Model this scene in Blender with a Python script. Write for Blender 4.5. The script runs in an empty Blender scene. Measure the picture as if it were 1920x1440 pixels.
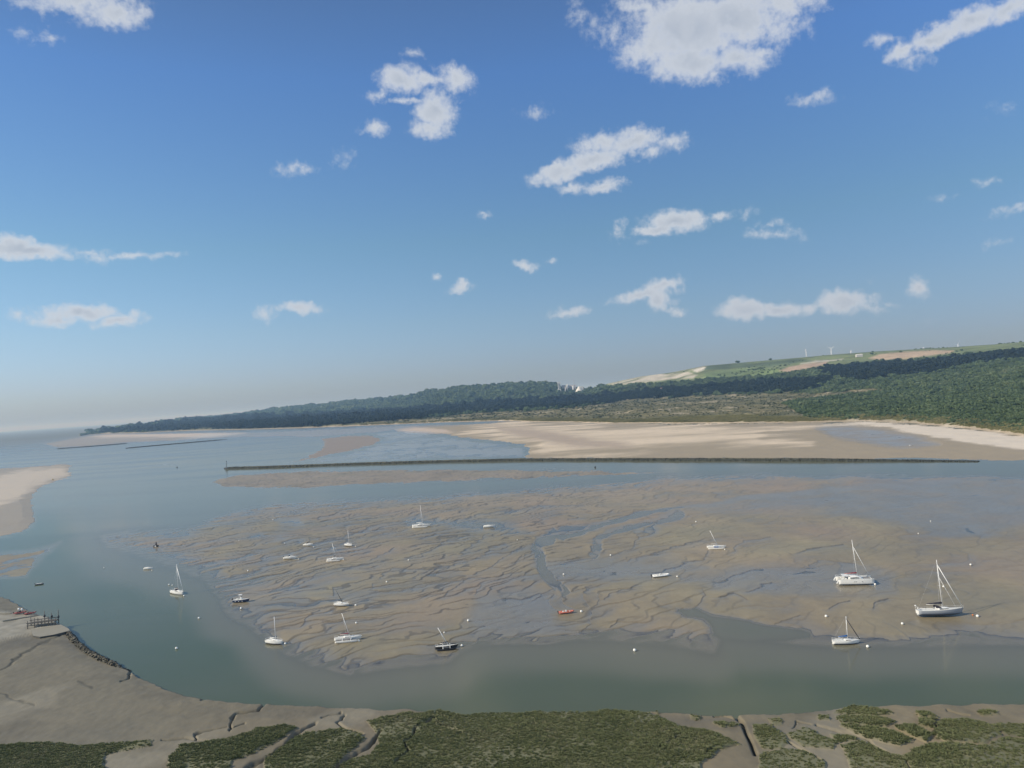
import bpy, math, random, bmesh
import numpy as np
from mathutils import Vector, Matrix
random.seed(7)
R = math.radians
scene = bpy.context.scene
COL = scene.collection
# ------------------------------------------------------------------ camera
F_PX, CAM_H = 1450.0, 75.0
PITCH, ROLL = R(0.89), R(3.9)
cp, sp_ = math.cos(PITCH), math.sin(PITCH)
cr, sr = math.cos(ROLL), math.sin(ROLL)
FW = Vector((0, cp, sp_)); U0 = Vector((0, -sp_, cp)); R0 = Vector((1, 0, 0))
RT = R0 * cr - U0 * sr
UP = R0 * sr + U0 * cr
cam_data = bpy.data.cameras.new('camera'); cam = bpy.data.objects.new('camera', cam_data); COL.objects.link(cam)
cam_data.sensor_width = 36.0; cam_data.lens = 36.0 * F_PX / 1920.0
cam_data.clip_start = 0.5; cam_data.clip_end = 200000.0
cam.matrix_world = Matrix(((RT.x, UP.x, -FW.x, 0), (RT.y, UP.y, -FW.y, 0), (RT.z, UP.z, -FW.z, CAM_H), (0, 0, 0, 1)))
scene.camera = cam
# ------------------------------------------------------------------ light
SUN_ROT = R(107)
SUN_EL, SUN_AZ = R(33), R(-107)          # azimuth clockwise from +Y: low in the west, a little behind the viewer
sun_dir = Vector((math.sin(SUN_AZ) * math.cos(SUN_EL), math.cos(SUN_AZ) * math.cos(SUN_EL), math.sin(SUN_EL)))
sd = bpy.data.lights.new('sun', 'SUN'); sd.energy = 4.7; sd.angle = R(0.6); sd.color = (1.0, 0.91, 0.77)
so = bpy.data.objects.new('sun', sd); COL.objects.link(so)
so.rotation_euler = (-sun_dir).to_track_quat('-Z', 'Y').to_euler(); so.location = (-400, -200, 600)
scene.view_settings.view_transform = 'Standard'; scene.view_settings.look = 'None'
scene.view_settings.gamma = 1.0; scene.view_settings.exposure = 0.0; scene.view_settings.use_curve_mapping = False
scene.cycles.max_bounces = 6; scene.cycles.diffuse_bounces = 2; scene.cycles.glossy_bounces = 2
scene.cycles.transparent_max_bounces = 8; scene.cycles.volume_bounces = 0
scene.cycles.use_denoising = True

def ray(px, py):
    return FW * F_PX + RT * (px - 960.0) - UP * (py - 720.0)
def at(px, py, z=0.0):
    d = ray(px, py); k = (z - CAM_H) / d.z
    return Vector((d.x * k, d.y * k, z))
def at_y(px, py, Y):
    d = ray(px, py); k = Y / d.y
    return Vector((d.x * k, Y, CAM_H + d.z * k))
def proj(X, Y, Z):
    dz = Z - CAM_H
    f = Y * FW.y + dz * FW.z
    r = X * RT.x + Y * RT.y + dz * RT.z
    u = X * UP.x + Y * UP.y + dz * UP.z
    return 960.0 + F_PX * r / f, 720.0 - F_PX * u / f

# ------------------------------------------------------------------ sky
world = bpy.data.worlds.new('World'); scene.world = world; world.use_nodes = True
W = world.node_tree; W.nodes.clear()
def nd(T, typ, **kw):
    n = T.nodes.new(typ)
    for k, v in kw.items():
        setattr(n, k, v)
    return n
def lk(T, a, b): T.links.new(a, b)
def mth(T, op, a, b=None, c=None, clamp=False):
    n = T.nodes.new('ShaderNodeMath'); n.operation = op; n.use_clamp = clamp
    for i, v in enumerate((a, b, c)):
        if v is None: continue
        if isinstance(v, (int, float)): n.inputs[i].default_value = v
        else: T.links.new(v, n.inputs[i])
    return n.outputs[0]
def mixc(T, fac, a, b, mode='MIX'):
    n = T.nodes.new('ShaderNodeMix'); n.data_type = 'RGBA'; n.blend_type = mode
    for i, v in ((0, fac), (6, a), (7, b)):
        if isinstance(v, (int, float)): n.inputs[i].default_value = v
        elif isinstance(v, tuple): n.inputs[i].default_value = (*v, 1.0)
        else: T.links.new(v, n.inputs[i])
    return n.outputs[2]
def mrange(T, v, a, b, c=0.0, d=1.0, kind='SMOOTHSTEP'):
    n = T.nodes.new('ShaderNodeMapRange'); n.interpolation_type = kind; n.clamp = True if kind == 'LINEAR' else n.clamp
    T.links.new(v, n.inputs[0])
    for i, x in enumerate((a, b, c, d)): n.inputs[i + 1].default_value = x
    return n.outputs[0]
def noise(T, vec, scale, detail=4, rough=0.55, dim='3D', out=0, dist=0.0):
    n = T.nodes.new('ShaderNodeTexNoise'); n.noise_dimensions = dim
    n.inputs['Scale'].default_value = scale; n.inputs['Detail'].default_value = detail
    n.inputs['Roughness'].default_value = rough; n.inputs['Distortion'].default_value = dist
    if vec is not None: T.links.new(vec, n.inputs['Vector'])
    return n.outputs[out]

# clouds: (px, py, half width, half height, tilt up to the right in degrees, thickness)
CLOUDS = [
 (140,2,95,20,0,.9),(215,22,46,24,-10,.9),(170,30,40,14,0,.35),(45,62,16,12,0,.3),(88,72,16,8,0,.3),
 (752,150,40,22,0,1),(715,176,38,11,15,.6),(800,150,50,10,0,.75),(852,148,32,20,-20,.7),(762,190,48,6,5,.6),(815,208,38,28,0,1.1),(805,240,40,14,0,.8),(708,240,28,12,10,.6),(780,100,18,8,0,.4),
 (1290,55,110,52,0,1.2),(1220,85,60,40,0,.7),(1380,35,100,48,0,1.1),(1470,5,80,22,5,.7),(1300,115,75,32,0,1),(1380,108,55,24,0,.9),(1250,128,40,24,0,.7),(1340,140,30,16,0,.7),(1150,55,42,32,0,.4),(1078,25,22,22,50,.3),(1200,8,45,25,0,.6),(1430,100,22,10,0,.5),
 (1690,98,34,13,20,.8),(1750,72,50,18,22,1),(1820,40,55,20,26,1),(1890,14,55,18,25,.9),(1649,78,24,12,5,.6),(1710,110,40,10,10,.3),
 (1130,268,52,17,8,.8),(1190,265,55,22,5,1),(1255,268,30,13,10,.6),(1225,285,30,10,10,.6),(1110,298,68,15,14,1),(1045,325,50,14,14,.95),(1130,347,36,11,8,.8),(1085,350,40,8,5,.55),
 (906,404,15,7,0,.6),(567,316,32,10,5,.45),(640,300,20,8,30,.2),
 (1268,414,54,18,0,1.2),(1235,428,44,13,8,1),(1350,408,22,10,8,.8),(1310,414,40,8,5,.5),(1162,430,18,12,20,.35),(1210,454,14,5,0,.4),(1440,437,50,10,-4,.42),(1435,420,25,6,0,.3),(1400,402,18,8,25,.25),
 (45,466,78,17,-5,1.2),(95,474,35,9,-3,.8),(230,481,75,6,2,.4),(160,474,45,6,-5,.3),
 (150,588,58,16,0,1.1),(215,602,52,11,7,.9),(110,600,48,11,0,.9),(35,592,15,14,30,.35),
 (558,577,40,9,-3,.8),(503,590,20,12,0,.4),
 (986,497,24,8,-10,.7),(1036,490,9,4,0,.4),(865,538,24,8,5,.7),(822,517,8,4,0,.4),(1066,586,32,8,6,.6),
 (1205,553,56,12,10,1),(1242,535,36,12,14,1),(1232,562,26,20,-30,1),(1268,584,28,7,-10,.5),
 (1400,582,48,16,0,1.1),(1460,580,50,13,3,1.1),(1385,570,20,12,0,.7),(1510,577,25,9,0,.7),(1585,567,48,18,0,1.1),(1620,575,40,9,0,.6),(1665,573,16,5,0,.4),
 (1726,540,23,16,10,.9),(1850,340,28,8,8,.45),(1900,388,36,9,20,.35),(1895,448,38,8,12,.35),(1780,366,16,8,0,.25),(1526,184,28,8,10,.35),(1885,205,18,8,0,.2),(1632,522,12,8,30,.25),(1735,605,18,6,0,.25),(1012,212,18,5,0,.1),
]
def build_sky():
    T = W
    tc = nd(T, 'ShaderNodeTexCoord')
    d = tc.outputs['Generated']
    out = nd(T, 'ShaderNodeOutputWorld')
    sky = nd(T, 'ShaderNodeTexSky'); sky.sky_type = 'NISHITA'; sky.sun_disc = False
    sky.sun_elevation = SUN_EL; sky.sun_rotation = SUN_ROT
    sky.altitude = 80; sky.air_density = 1.0; sky.dust_density = 1.0; sky.ozone_density = 2.0
    # gentle warp so that the outlines fray
    wn = nd(T, 'ShaderNodeTexNoise'); wn.inputs['Scale'].default_value = 38; wn.inputs['Detail'].default_value = 5; wn.inputs['Roughness'].default_value = .6
    lk(T, d, wn.inputs['Vector'])
    sub = nd(T, 'ShaderNodeVectorMath', operation='SUBTRACT'); lk(T, wn.outputs[1], sub.inputs[0]); sub.inputs[1].default_value = (.5, .5, .5)
    scl = nd(T, 'ShaderNodeVectorMath', operation='SCALE'); lk(T, sub.outputs[0], scl.inputs[0]); scl.inputs['Scale'].default_value = .022
    add = nd(T, 'ShaderNodeVectorMath', operation='ADD'); lk(T, d, add.inputs[0]); lk(T, scl.outputs[0], add.inputs[1])
    dw = add.outputs[0]
    n1 = noise(T, d, 30, 8, .62)
    n2 = noise(T, d, 120, 4, .62)
    nn = mth(T, 'ADD', mth(T, 'MULTIPLY_ADD', n1, 1.35, -.68), mth(T, 'MULTIPLY_ADD', n2, .40, -.2))
    sep = nd(T, 'ShaderNodeSeparateXYZ'); lk(T, d, sep.inputs[0])
    low = mrange(T, sep.outputs[2], .18, .0)
    el = sep.outputs[2]
    rp = nd(T, 'ShaderNodeValToRGB'); lk(T, mth(T, 'MULTIPLY', el, 1.6, clamp=True), rp.inputs[0])
    e_ = rp.color_ramp.elements
    while len(e_) < len(SKY_TINT): e_.new(.5)
    for q, (p_, c_) in zip(e_, SKY_TINT): q.position = p_; q.color = (*[v * .5 for v in c_], 1)
    sk2 = mixc(T, 1.0, sky.outputs[0], rp.outputs[0], 'MULTIPLY')
    sk3 = nd(T, 'ShaderNodeVectorMath', operation='SCALE'); lk(T, sk2, sk3.inputs[0]); sk3.inputs['Scale'].default_value = 2.0
    sunh = nd(T, 'ShaderNodeVectorMath', operation='DOT_PRODUCT'); lk(T, d, sunh.inputs[0]); sunh.inputs[1].default_value = (math.sin(SUN_AZ), math.cos(SUN_AZ), 0)
    skyc = mixc(T, 1.0, sk3.outputs[0], mixc(T, mrange(T, sunh.outputs['Value'], -.8, .35, kind='LINEAR'), (.96, .98, 1.0), (1.30, 1.20, 1.10)), 'MULTIPLY')
    hazy = mth(T, 'MULTIPLY_ADD', low, -.25, .9)
    def backg(col):
        b = nd(T, 'ShaderNodeBackground'); lk(T, col, b.inputs[0]); b.inputs[1].default_value = SKY_K
        return b.outputs[0]
    shader = backg(skyc)
    dotf = lambda v: (lambda n: (lk(T, d, n.inputs[0]), setattr(n.inputs[1], 'default_value', v), n.outputs['Value'])[2])(nd(T, 'ShaderNodeVectorMath', operation='DOT_PRODUCT'))
    fw = mth(T, 'MAXIMUM', dotf(FW), .05)
    uu = mth(T, 'DIVIDE', dotf(RT), fw); vv = mth(T, 'DIVIDE', dotf(UP), fw)
    XE = [-3000, 330, 640, 920, 1110, 1330, 1560, 5000]; YE = [-3000, 228, 495, 800]
    for a in range(len(XE) - 1):
        for b in range(len(YE) - 1):
            x0, x1, y0, y1 = XE[a], XE[a + 1], YE[b], YE[b + 1]
            cl = []
            for c in CLOUDS:
                mx = math.hypot(c[2] * math.cos(R(c[4])), c[3] * math.sin(R(c[4]))) * 1.5 + 22
                my = math.hypot(c[2] * math.sin(R(c[4])), c[3] * math.cos(R(c[4]))) * 1.6 + 22
                if c[0] + mx > x0 and c[0] - mx < x1 and c[1] + my > y0 and c[1] - my < y1: cl.append(c)
            if not cl: continue
            field = None
            for (px, py, rx, ry, tilt, s) in cl:
                Wd = ray(px, py).normalized()
                ta = R(tilt)
                Ux = RT * math.cos(ta) + UP * math.sin(ta)
                Ux = (Ux - Wd * Ux.dot(Wd)).normalized(); Vx = Wd.cross(Ux).normalized()
                k = 1.0 / ray(px, py).length
                m = Matrix((Ux, Vx, Wd)).transposed()
                mp = nd(T, 'ShaderNodeMapping', vector_type='TEXTURE')
                lk(T, dw, mp.inputs[0])
                mp.inputs['Location'].default_value = Wd; mp.inputs['Rotation'].default_value = m.to_euler()
                mp.inputs['Scale'].default_value = (rx * k * 1.4, ry * k * 1.55, .5)
                ln = nd(T, 'ShaderNodeVectorMath', operation='LENGTH'); lk(T, mp.outputs[0], ln.inputs[0])
                v = mth(T, 'MULTIPLY_ADD', ln.outputs['Value'], -s, s)
                field = v if field is None else mth(T, 'MAXIMUM', field, v)
            f = mth(T, 'ADD', field, nn)
            alpha = mrange(T, f, -.02, .75)
            ccol = mixc(T, mrange(T, f, .4, 1.1), (.66, .70, .76), (.42, .475, .56))
            ccol = mixc(T, mth(T, 'MULTIPLY', mrange(T, n1, .35, .65), .5), ccol, (.66, .695, .745))
            ccol = mixc(T, mth(T, 'MULTIPLY', low, .4), ccol, (.60, .58, .62))
            cs = nd(T, 'ShaderNodeVectorMath', operation='SCALE'); lk(T, ccol, cs.inputs[0]); cs.inputs['Scale'].default_value = 1.0 / SKY_K
            fin = mixc(T, mth(T, 'MULTIPLY', alpha, hazy), skyc, cs.outputs[0])
            xc, xh = (x0 + x1) / 2, (x1 - x0) / 2; yc, yh = (y0 + y1) / 2, (y1 - y0) / 2
            sel = mth(T, 'MULTIPLY', mth(T, 'COMPARE', uu, (xc - 960) / F_PX, xh / F_PX), mth(T, 'COMPARE', vv, (720 - yc) / F_PX, yh / F_PX))
            ms = nd(T, 'ShaderNodeMixShader'); lk(T, sel, ms.inputs[0]); lk(T, shader, ms.inputs[1]); lk(T, backg(fin), ms.inputs[2])
            shader = ms.outputs[0]
    lk(T, shader, out.inputs[0])
SKY_K = 0.09
# air tint of this afternoon by height above the horizon (sine of elevation * 1.6)
SKY_TINT = [(0, (.72, .89, 1.30)), (.07, (.74, .89, 1.32)), (.16, (.78, .95, 1.22)), (.32, (.78, 1.04, 1.20)), (.62, (.76, 1.13, 1.60)), (.76, (.78, 1.05, 1.4)), (1, (.95, .95, .85))]
build_sky()
RES, DENS = 1.0, 1.0
# ------------------------------------------------------------------ numeric helpers
def _vn(x, y, seed):
    xi = np.floor(x); yi = np.floor(y); fx = (x - xi).astype(np.float32); fy = (y - yi).astype(np.float32)
    xi = xi.astype(np.int64); yi = yi.astype(np.int64)
    u = fx * fx * fx * (fx * (fx * 6 - 15) + 10); v = fy * fy * fy * (fy * (fy * 6 - 15) + 10)
    def g(ix, iy, dx, dy):
        h = (ix * 374761393 + iy * 668265263 + seed * 974711) & 0xffffffff
        h = ((h ^ (h >> 13)) * 1274126177) & 0xffffffff
        h = (h ^ (h >> 16)) & 255
        return _GC[h] * dx + _GS[h] * dy
    a = g(xi, yi, fx, fy); b = g(xi + 1, yi, fx - 1, fy); c = g(xi, yi + 1, fx, fy - 1); d = g(xi + 1, yi + 1, fx - 1, fy - 1)
    return (a + (b - a) * u) * (1 - v) + (c + (d - c) * u) * v
_ang = np.arange(256) / 256.0 * 2 * np.pi
_GC = np.cos(_ang).astype(np.float32); _GS = np.sin(_ang).astype(np.float32)
def fbm(x, y, scale, octv=3, seed=1, gain=.5):
    s = 0.0; a = 1.0; f = 1.0 / scale
    for o in range(octv):
        s = s + a * _vn(x * f + 17.3 * o, y * f - 9.1 * o, seed + o * 31); a *= gain; f *= 2.03
    return s * 1.5
def sst(a, b, x):
    t = np.clip((x - a) / (b - a), 0, 1); return t * t * (3 - 2 * t)
def seg_dist(px, py, pts, closed):
    P = np.array(pts, dtype=np.float64)
    best = np.full(px.shape, 1e9); side = np.zeros(px.shape)
    n = len(P); m = n if closed else n - 1
    for i in range(m):
        ax, ay = P[i]; bx, by = P[(i + 1) % n]
        dx, dy = bx - ax, by - ay; L2 = dx * dx + dy * dy + 1e-9
        t = np.clip(((px - ax) * dx + (py - ay) * dy) / L2, 0, 1)
        cx = ax + t * dx; cy = ay + t * dy
        d = (px - cx) ** 2 + (py - cy) ** 2
        k = d < best
        best = np.where(k, d, best)
        if not closed: side = np.where(k, np.where(np.abs(dx) > abs(dy) * .15, (py - cy), (px - cx)), side)
    return np.sqrt(best), side
def sd_poly(px, py, pts, margin=40.0):
    """signed distance (in trace units), positive inside"""
    P = np.array(pts, dtype=np.float64)
    out = np.full(px.shape, -margin)
    k = (px > P[:, 0].min() - margin) & (px < P[:, 0].max() + margin) & (py > P[:, 1].min() - margin) & (py < P[:, 1].max() + margin)
    if not k.any(): return out
    x = px[k]; y = py[k]
    d, _ = seg_dist(x, y, P, True)
    ins = np.zeros(x.shape, bool); n = len(P); j = n - 1
    for i in range(n):
        xi, yi = P[i]; xj, yj = P[j]
        if yi != yj:
            ins ^= ((yi > y) != (yj > y)) & (x < (xj - xi) * (y - yi) / (yj - yi) + xi)
        j = i
    out[k] = np.where(ins, d, -d)
    return out

# ------------------------------------------------------------------ survey of the estuary (points traced from the photograph, put down on the ground)
POLY = dict(
 north_bar=[(385,905),(450,888),(560,882),(700,879),(900,880),(1060,879),(1150,883),(1235,884),(1240,890),(1120,893),(960,899),(850,904),(750,906),(600,915),(500,917),(430,916)],
 flats=[(380,985),(430,962),(520,946),(640,937),(760,932),(860,926),(960,918),(1080,910),(1200,903),(1250,895),(1400,891),(1600,892),(1990,897),(2300,890),(3800,860),(3800,1150),(2300,1190),(1920,1193),(1800,1192),(1700,1198),(1640,1200),(1560,1196),(1500,1190),(1440,1186),(1380,1182),(1345,1172),(1335,1190),(1335,1204),(1290,1196),(1200,1190),(1130,1186),(1080,1186),(1000,1187),(910,1188),(860,1200),(835,1222),(800,1226),(760,1232),(700,1243),(655,1252),(620,1240),(580,1232),(540,1215),(500,1190),(478,1160),(440,1140),(420,1105),(400,1075),(350,1055),(300,1040),(250,1022),(208,1012),(240,1003),(300,1003),(350,998)],
 bank=[(-3000,930),(-500,1105),(0,1122),(30,1135),(60,1150),(100,1165),(128,1180),(131,1195),(150,1215),(180,1235),(240,1265),(300,1290),(380,1311),(480,1326),(560,1332),(700,1338),(770,1337),(815,1338),(900,1342),(1000,1343),(1100,1343),(1240,1344),(1380,1347),(1500,1340),(1640,1329),(1780,1325),(1920,1325),(2500,1290),(4200,1190),(4200,3400),(-3000,3400)],
 spit=[(-400,880),(0,877),(60,873),(125,868),(136,872),(131,880),(138,892),(125,899),(98,906),(72,920),(62,935),(64,960),(72,982),(45,1000),(-20,1012),(-400,1025)],
 spit_dry=[(-400,895),(0,893),(50,880),(110,876),(128,881),(128,892),(95,902),(60,918),(40,935),(0,948),(-400,960)],
 mud_left=[(-300,1045),(0,1038),(60,1030),(118,1014),(98,1036),(62,1058),(54,1082),(0,1088),(-300,1100)],
 far_spit=[(80,832),(160,818),(200,814),(300,813),(400,811),(460,812),(400,820),(330,826),(250,829),(170,836),(110,839)],
 far_flat=[(330,824),(400,812),(560,806),(760,796),(860,797),(780,802),(745,807),(690,813),(640,816),(600,820),(500,820),(420,822)],
 brown_bar=[(598,822),(640,817),(690,815),(720,822),(700,835),(660,846),(610,856),(556,867),(530,870),(575,856),(602,842),(608,830)],
 film=[(690,813),(745,808),(800,811),(840,818),(900,827),(955,833),(985,841),(986,857),(700,866),(556,870),(610,858),(660,848),(700,836),(722,822)],
 beach=[(983,861),(990,850),(992,842),(982,836),(955,831),(900,824),(860,820),(830,814),(780,809),(745,808),(760,802),(820,797),(900,794),(955,788),(1000,790),(1300,794),(1620,790),(1700,793),(1800,802),(1920,819),(2300,880),(2300,862),(1780,862)],
 beach_dry=[(900,797),(955,790),(1000,793),(1300,797),(1500,797),(1580,797),(1500,804),(1440,812),(1430,824),(1520,836),(1420,838),(1300,842),(1200,850),(1120,856),(1020,858),(1000,850),(1005,840),(985,832),(930,825),(880,815),(860,806)],
 beach_dry2=[(1540,796),(1620,791),(1700,794),(1800,803),(1920,820),(2300,880),(2300,890),(1920,846),(1840,837),(1760,824),(1690,809),(1640,800),(1580,797)],
 beach_wet=[(1530,802),(1590,799),(1650,806),(1720,820),(1760,834),(1690,840),(1620,832),(1560,820)],
 beach_brown=[(930,800),(990,804),(1060,815),(1130,828),(1190,838),(1180,846),(1080,840),(1000,826),(945,812)],
 tongue=[(742,806),(780,801),(835,806),(850,812),(800,812),(765,811)],
 shoal=[(225,880),(300,868),(370,864),(330,872),(260,880)],
 pool_w=[(418,1092),(470,1085),(560,1100),(640,1104),(700,1115),(690,1135),(600,1142),(520,1138),(450,1140)],
 pool_cat=[(752,976),(770,968),(800,972),(860,978),(930,976),(980,990),(1000,1000),(950,1004),(880,996),(830,984),(800,990),(760,992)],
 pool_n=[(510,972),(560,972),(566,985),(520,984)],
 teal=[(1358,1088),(1380,1084),(1450,1087),(1530,1092),(1570,1100),(1500,1104),(1420,1098)],
 teal_deep=[(1272,1145),(1300,1144),(1340,1156),(1400,1166),(1450,1180),(1520,1190),(1400,1196),(1350,1190),(1318,1166),(1290,1158)],
 slick=[(905,1120),(960,1100),(1010,1112),(1050,1125),(1040,1160),(1080,1175),(1100,1190),(980,1192),(900,1188),(880,1160)],
 slick_r=[(1240,1085),(1420,1060),(1600,1062),(1680,1080),(1680,1110),(1560,1116),(1450,1112),(1330,1100)],
 slick_m=[(1010,1060),(1130,1052),(1260,1052),(1330,1062),(1240,1080),(1120,1092),(1040,1098)],
 ramp=[(-300,1136),(0,1150),(40,1156),(85,1162),(112,1171),(122,1180),(100,1190),(60,1198),(0,1209),(-300,1250)],
 sheen=[(1285,952),(1400,936),(1600,918),(1750,903),(1990,897),(2300,892),(2300,1000),(1920,990),(1780,1010),(1700,985),(1600,965),(1450,955),(1330,962)],
)
CREEKS = [ # (points, half width, depth)
 ([(1290,953),(1210,962),(1150,976),(1090,992),(1040,1000),(1010,1014),(1003,1024),(1012,1045),(1018,1070),(1035,1095),(1050,1110)],[3,4,5,6,6,7,8,10,11,12,12],-.05),
 ([(1290,953),(1400,934),(1600,915),(1800,903)],[3,4,5,5],.0),
 ([(1275,965),(1200,984),(1140,1000),(1122,1012),(1122,1025),(1110,1040)],[3,3,3,4,5,6],-.02),
]
SCARPS = [
 [(1000,1018),(1010,1007),(1037,1001),(1085,995),(1147,975),(1210,956)],[(1000,1018),(1013,1033),(1015,1040),(1010,1050),(1012,1070)],
 [(1275,960),(1240,972),(1190,983),(1140,998),(1118,1006),(1112,1012),(1122,1018),(1112,1024),(1106,1032),(1118,1040),(1112,1045),(1080,1050),(1062,1057)],
 [(1220,985),(1200,1003),(1200,1012),(1192,1022),(1190,1030),(1170,1038),(1145,1043)],[(1320,1014),(1290,1022),(1260,1030),(1245,1038),(1210,1046),(1180,1053)],
 [(1325,1035),(1322,1046),(1300,1050),(1270,1060),(1250,1065),(1240,1071),(1200,1074)],[(860,1040),(890,1022),(910,1008),(918,1000)],[(820,1072),(850,1058),(880,1048),(905,1038),(920,1025),(950,1018)],
 [(890,1078),(915,1065),(935,1050),(960,1032),(973,1023)],[(963,1057),(980,1042),(1005,1033)],[(830,1118),(860,1103),(885,1085),(920,1083),(980,1070)],
 [(893,1118),(895,1108),(907,1104),(907,1093),(940,1085),(1010,1075)],[(1030,1108),(1010,1122),(1000,1130)],[(1060,1100),(1047,1115),(1046,1122),(1055,1132),(1072,1142)],
 [(1105,1103),(1085,1115),(1088,1123),(1100,1135),(1105,1145)],[(1115,1115),(1120,1125),(1118,1135),(1105,1145),(1108,1155),(1110,1168),(1100,1178),(1085,1185)],
 [(1190,1098),(1160,1108),(1140,1115),(1130,1125)],[(1310,1105),(1318,1118),(1312,1130),(1295,1145)],[(1268,1148),(1280,1142)],[(1165,1165),(1160,1172),(1150,1178)],
 [(1375,1035),(1380,1022),(1400,1012),(1445,1007)],[(1495,1040),(1530,1032),(1580,1025)],[(1345,1090),(1380,1080),(1420,1068)],[(1550,1145),(1570,1132),(1595,1128)],
 [(1635,1143),(1645,1132),(1665,1124)],[(1452,1173),(1475,1166),(1500,1158)],[(500,1045),(530,1040),(570,1027),(620,1012),(660,1000)],[(560,1046),(620,1030),(680,1010),(745,996)],
 [(690,1054),(705,1045),(720,1040),(740,1027)],[(760,1050),(785,1044),(810,1033),(835,1012),(865,1002)],[(550,1100),(580,1085),(595,1075),(640,1066),(690,1063)],[(620,1115),(625,1102),(640,1098)],
 [(560,1177),(570,1165),(582,1153),(600,1143)],[(715,1085),(735,1070),(790,1068),(850,1060)],[(780,1086),(790,1075),(860,1068)],[(700,1095),(690,1108),(720,1110),(800,1098),(880,1090)],
 [(640,1070),(680,1062),(720,1055)],[(430,1082),(455,1078),(480,1068)],[(590,1022),(640,1010),(700,985),(760,978)],[(660,1145),(690,1135),(720,1128)],[(1395,1110),(1420,1100),(1450,1096)],
 [(1040,1142),(1028,1130),(1025,1125),(1032,1120)],[(940,1125),(975,1128),(1010,1118)],[(1340,1122),(1370,1112),(1400,1128)],[(1510,1062),(1540,1052),(1600,1058)],[(870,975),(900,965),(960,955)],[(950,960),(1010,950),(1090,946)],
]
MARSH = [
 [(-300,1600),(-300,1412),(0,1409),(100,1405),(200,1409),(255,1400),(292,1400),(285,1406),(240,1418),(200,1430),(180,1600)],
 [(300,1600),(325,1435),(345,1413),(420,1402),(480,1390),(545,1374),(558,1378),(525,1400),(480,1425),(440,1440),(400,1600)],
 [(470,1600),(500,1432),(560,1397),(600,1384),(640,1377),(670,1382),(682,1395),(665,1415),(640,1440),(560,1600)],
 [(690,1366),(760,1350),(815,1341),(900,1338),(980,1342),(1080,1345),(1180,1345),(1240,1355),(1265,1372),(1330,1386),(1388,1411),(1350,1424),(1320,1450),(1300,1600),(560,1600),(650,1440),(700,1422),(715,1405),(708,1390)],
 [(1562,1345),(1600,1332),(1660,1340),(1674,1350),(1620,1353)],[(1566,1352),(1620,1352),(1680,1368),(1660,1378),(1580,1372)],[(1575,1375),(1640,1381),(1715,1405),(1690,1415),(1620,1401)],
 [(1410,1372),(1440,1369),(1475,1388),(1485,1405),(1468,1416),(1430,1414),(1415,1395)],[(1478,1388),(1515,1381),(1575,1408),(1565,1420),(1510,1412)],
 [(1422,1600),(1425,1426),(1470,1418),(1515,1422),(1550,1445),(1560,1600)],[(1590,1430),(1580,1417),(1620,1413),(1700,1440),(1740,1600),(1620,1600)],
 [(1680,1381),(1720,1377),(1755,1397),(1742,1408)],[(1768,1366),(1820,1363),(1878,1376),(1885,1395),(1850,1411),(1785,1413),(1757,1395)],
 [(1720,1348),(1745,1347),(1762,1357),(1732,1359)],[(1528,1351),(1550,1352),(1556,1362),(1535,1361)],[(1873,1372),(1960,1375),(1960,1402),(1892,1392)],
 [(1755,1416),(1840,1420),(1890,1402),(2100,1408),(2100,1600),(1760,1600),(1700,1436)],[(1343,1369),(1372,1365),(1382,1371),(1355,1380)],[(1440,1356),(1462,1356),(1464,1365),(1446,1366)],
 [(1838,1346),(1862,1343),(1880,1352),(1850,1355)],[(1228,1345),(1243,1344),(1240,1348)],[(1300,1351),(1315,1351),(1315,1357),(1302,1357)],[(1725,1362),(1758,1362),(1752,1378),(1728,1376)],[(1560,1392),(1600,1402),(1618,1412),(1570,1410)],
]
GULLIES = [ # points, half width, depth
 ([(-60,1300),(-10,1275),(40,1240),(78,1216),(108,1201),(130,1192)],4,.45),([(0,1310),(30,1320),(70,1330)],3,.12),([(150,1290),(175,1300)],4,.1),
 ([(498,1327),(480,1341),(440,1352),(428,1362),(430,1375),(436,1382)],3,.9),([(460,1374),(445,1380),(434,1388)],2.5,.8),([(370,1400),(372,1392),(400,1384),(425,1378)],2.5,.7),
 ([(635,1345),(612,1352),(600,1356)],2,.6),([(640,1350),(632,1365),(650,1378),(676,1384)],3,.8),([(592,1368),(560,1388),(535,1410),(520,1424),(470,1450),(420,1480)],5,1.1),
 ([(710,1383),(700,1400),(672,1420),(640,1445),(600,1490)],5,1.0),([(818,1338),(822,1356),(800,1362),(782,1372),(778,1392),(762,1400),(772,1418),(764,1430),(750,1445)],3.2,1.4),
 ([(822,1356),(836,1368),(862,1374),(872,1382),(850,1396)],2.2,1.0),([(1380,1348),(1388,1362),(1396,1385),(1405,1405),(1414,1425)],5,1.5),([(1296,1380),(1290,1392),(1265,1410),(1245,1425)],2.0,.9),
 ([(1390,1360),(1360,1352),(1340,1350)],2.5,.8),([(1520,1372),(1490,1362),(1485,1375)],2,.5),([(1530,1372),(1570,1384),(1600,1392),(1628,1405),(1640,1418),(1700,1442)],3,.7),
 ([(1765,1368),(1757,1385),(1750,1400)],2.2,.8),([(1480,1403),(1510,1420),(1540,1440)],2.6,.7),([(248,1270),(240,1280),(230,1286)],3,.9),([(383,1312),(376,1315)],2.5,.9),([(1780,1340),(1800,1346),(1820,1350)],2.5,.5),
 ([(815,1340),(812,1334),(820,1332)],3,1.3),([(310,1400),(350,1396),(370,1400),(390,1402)],3,.4),([(1330,1430),(1345,1420),(1380,1412)],3,.9),
]
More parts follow.
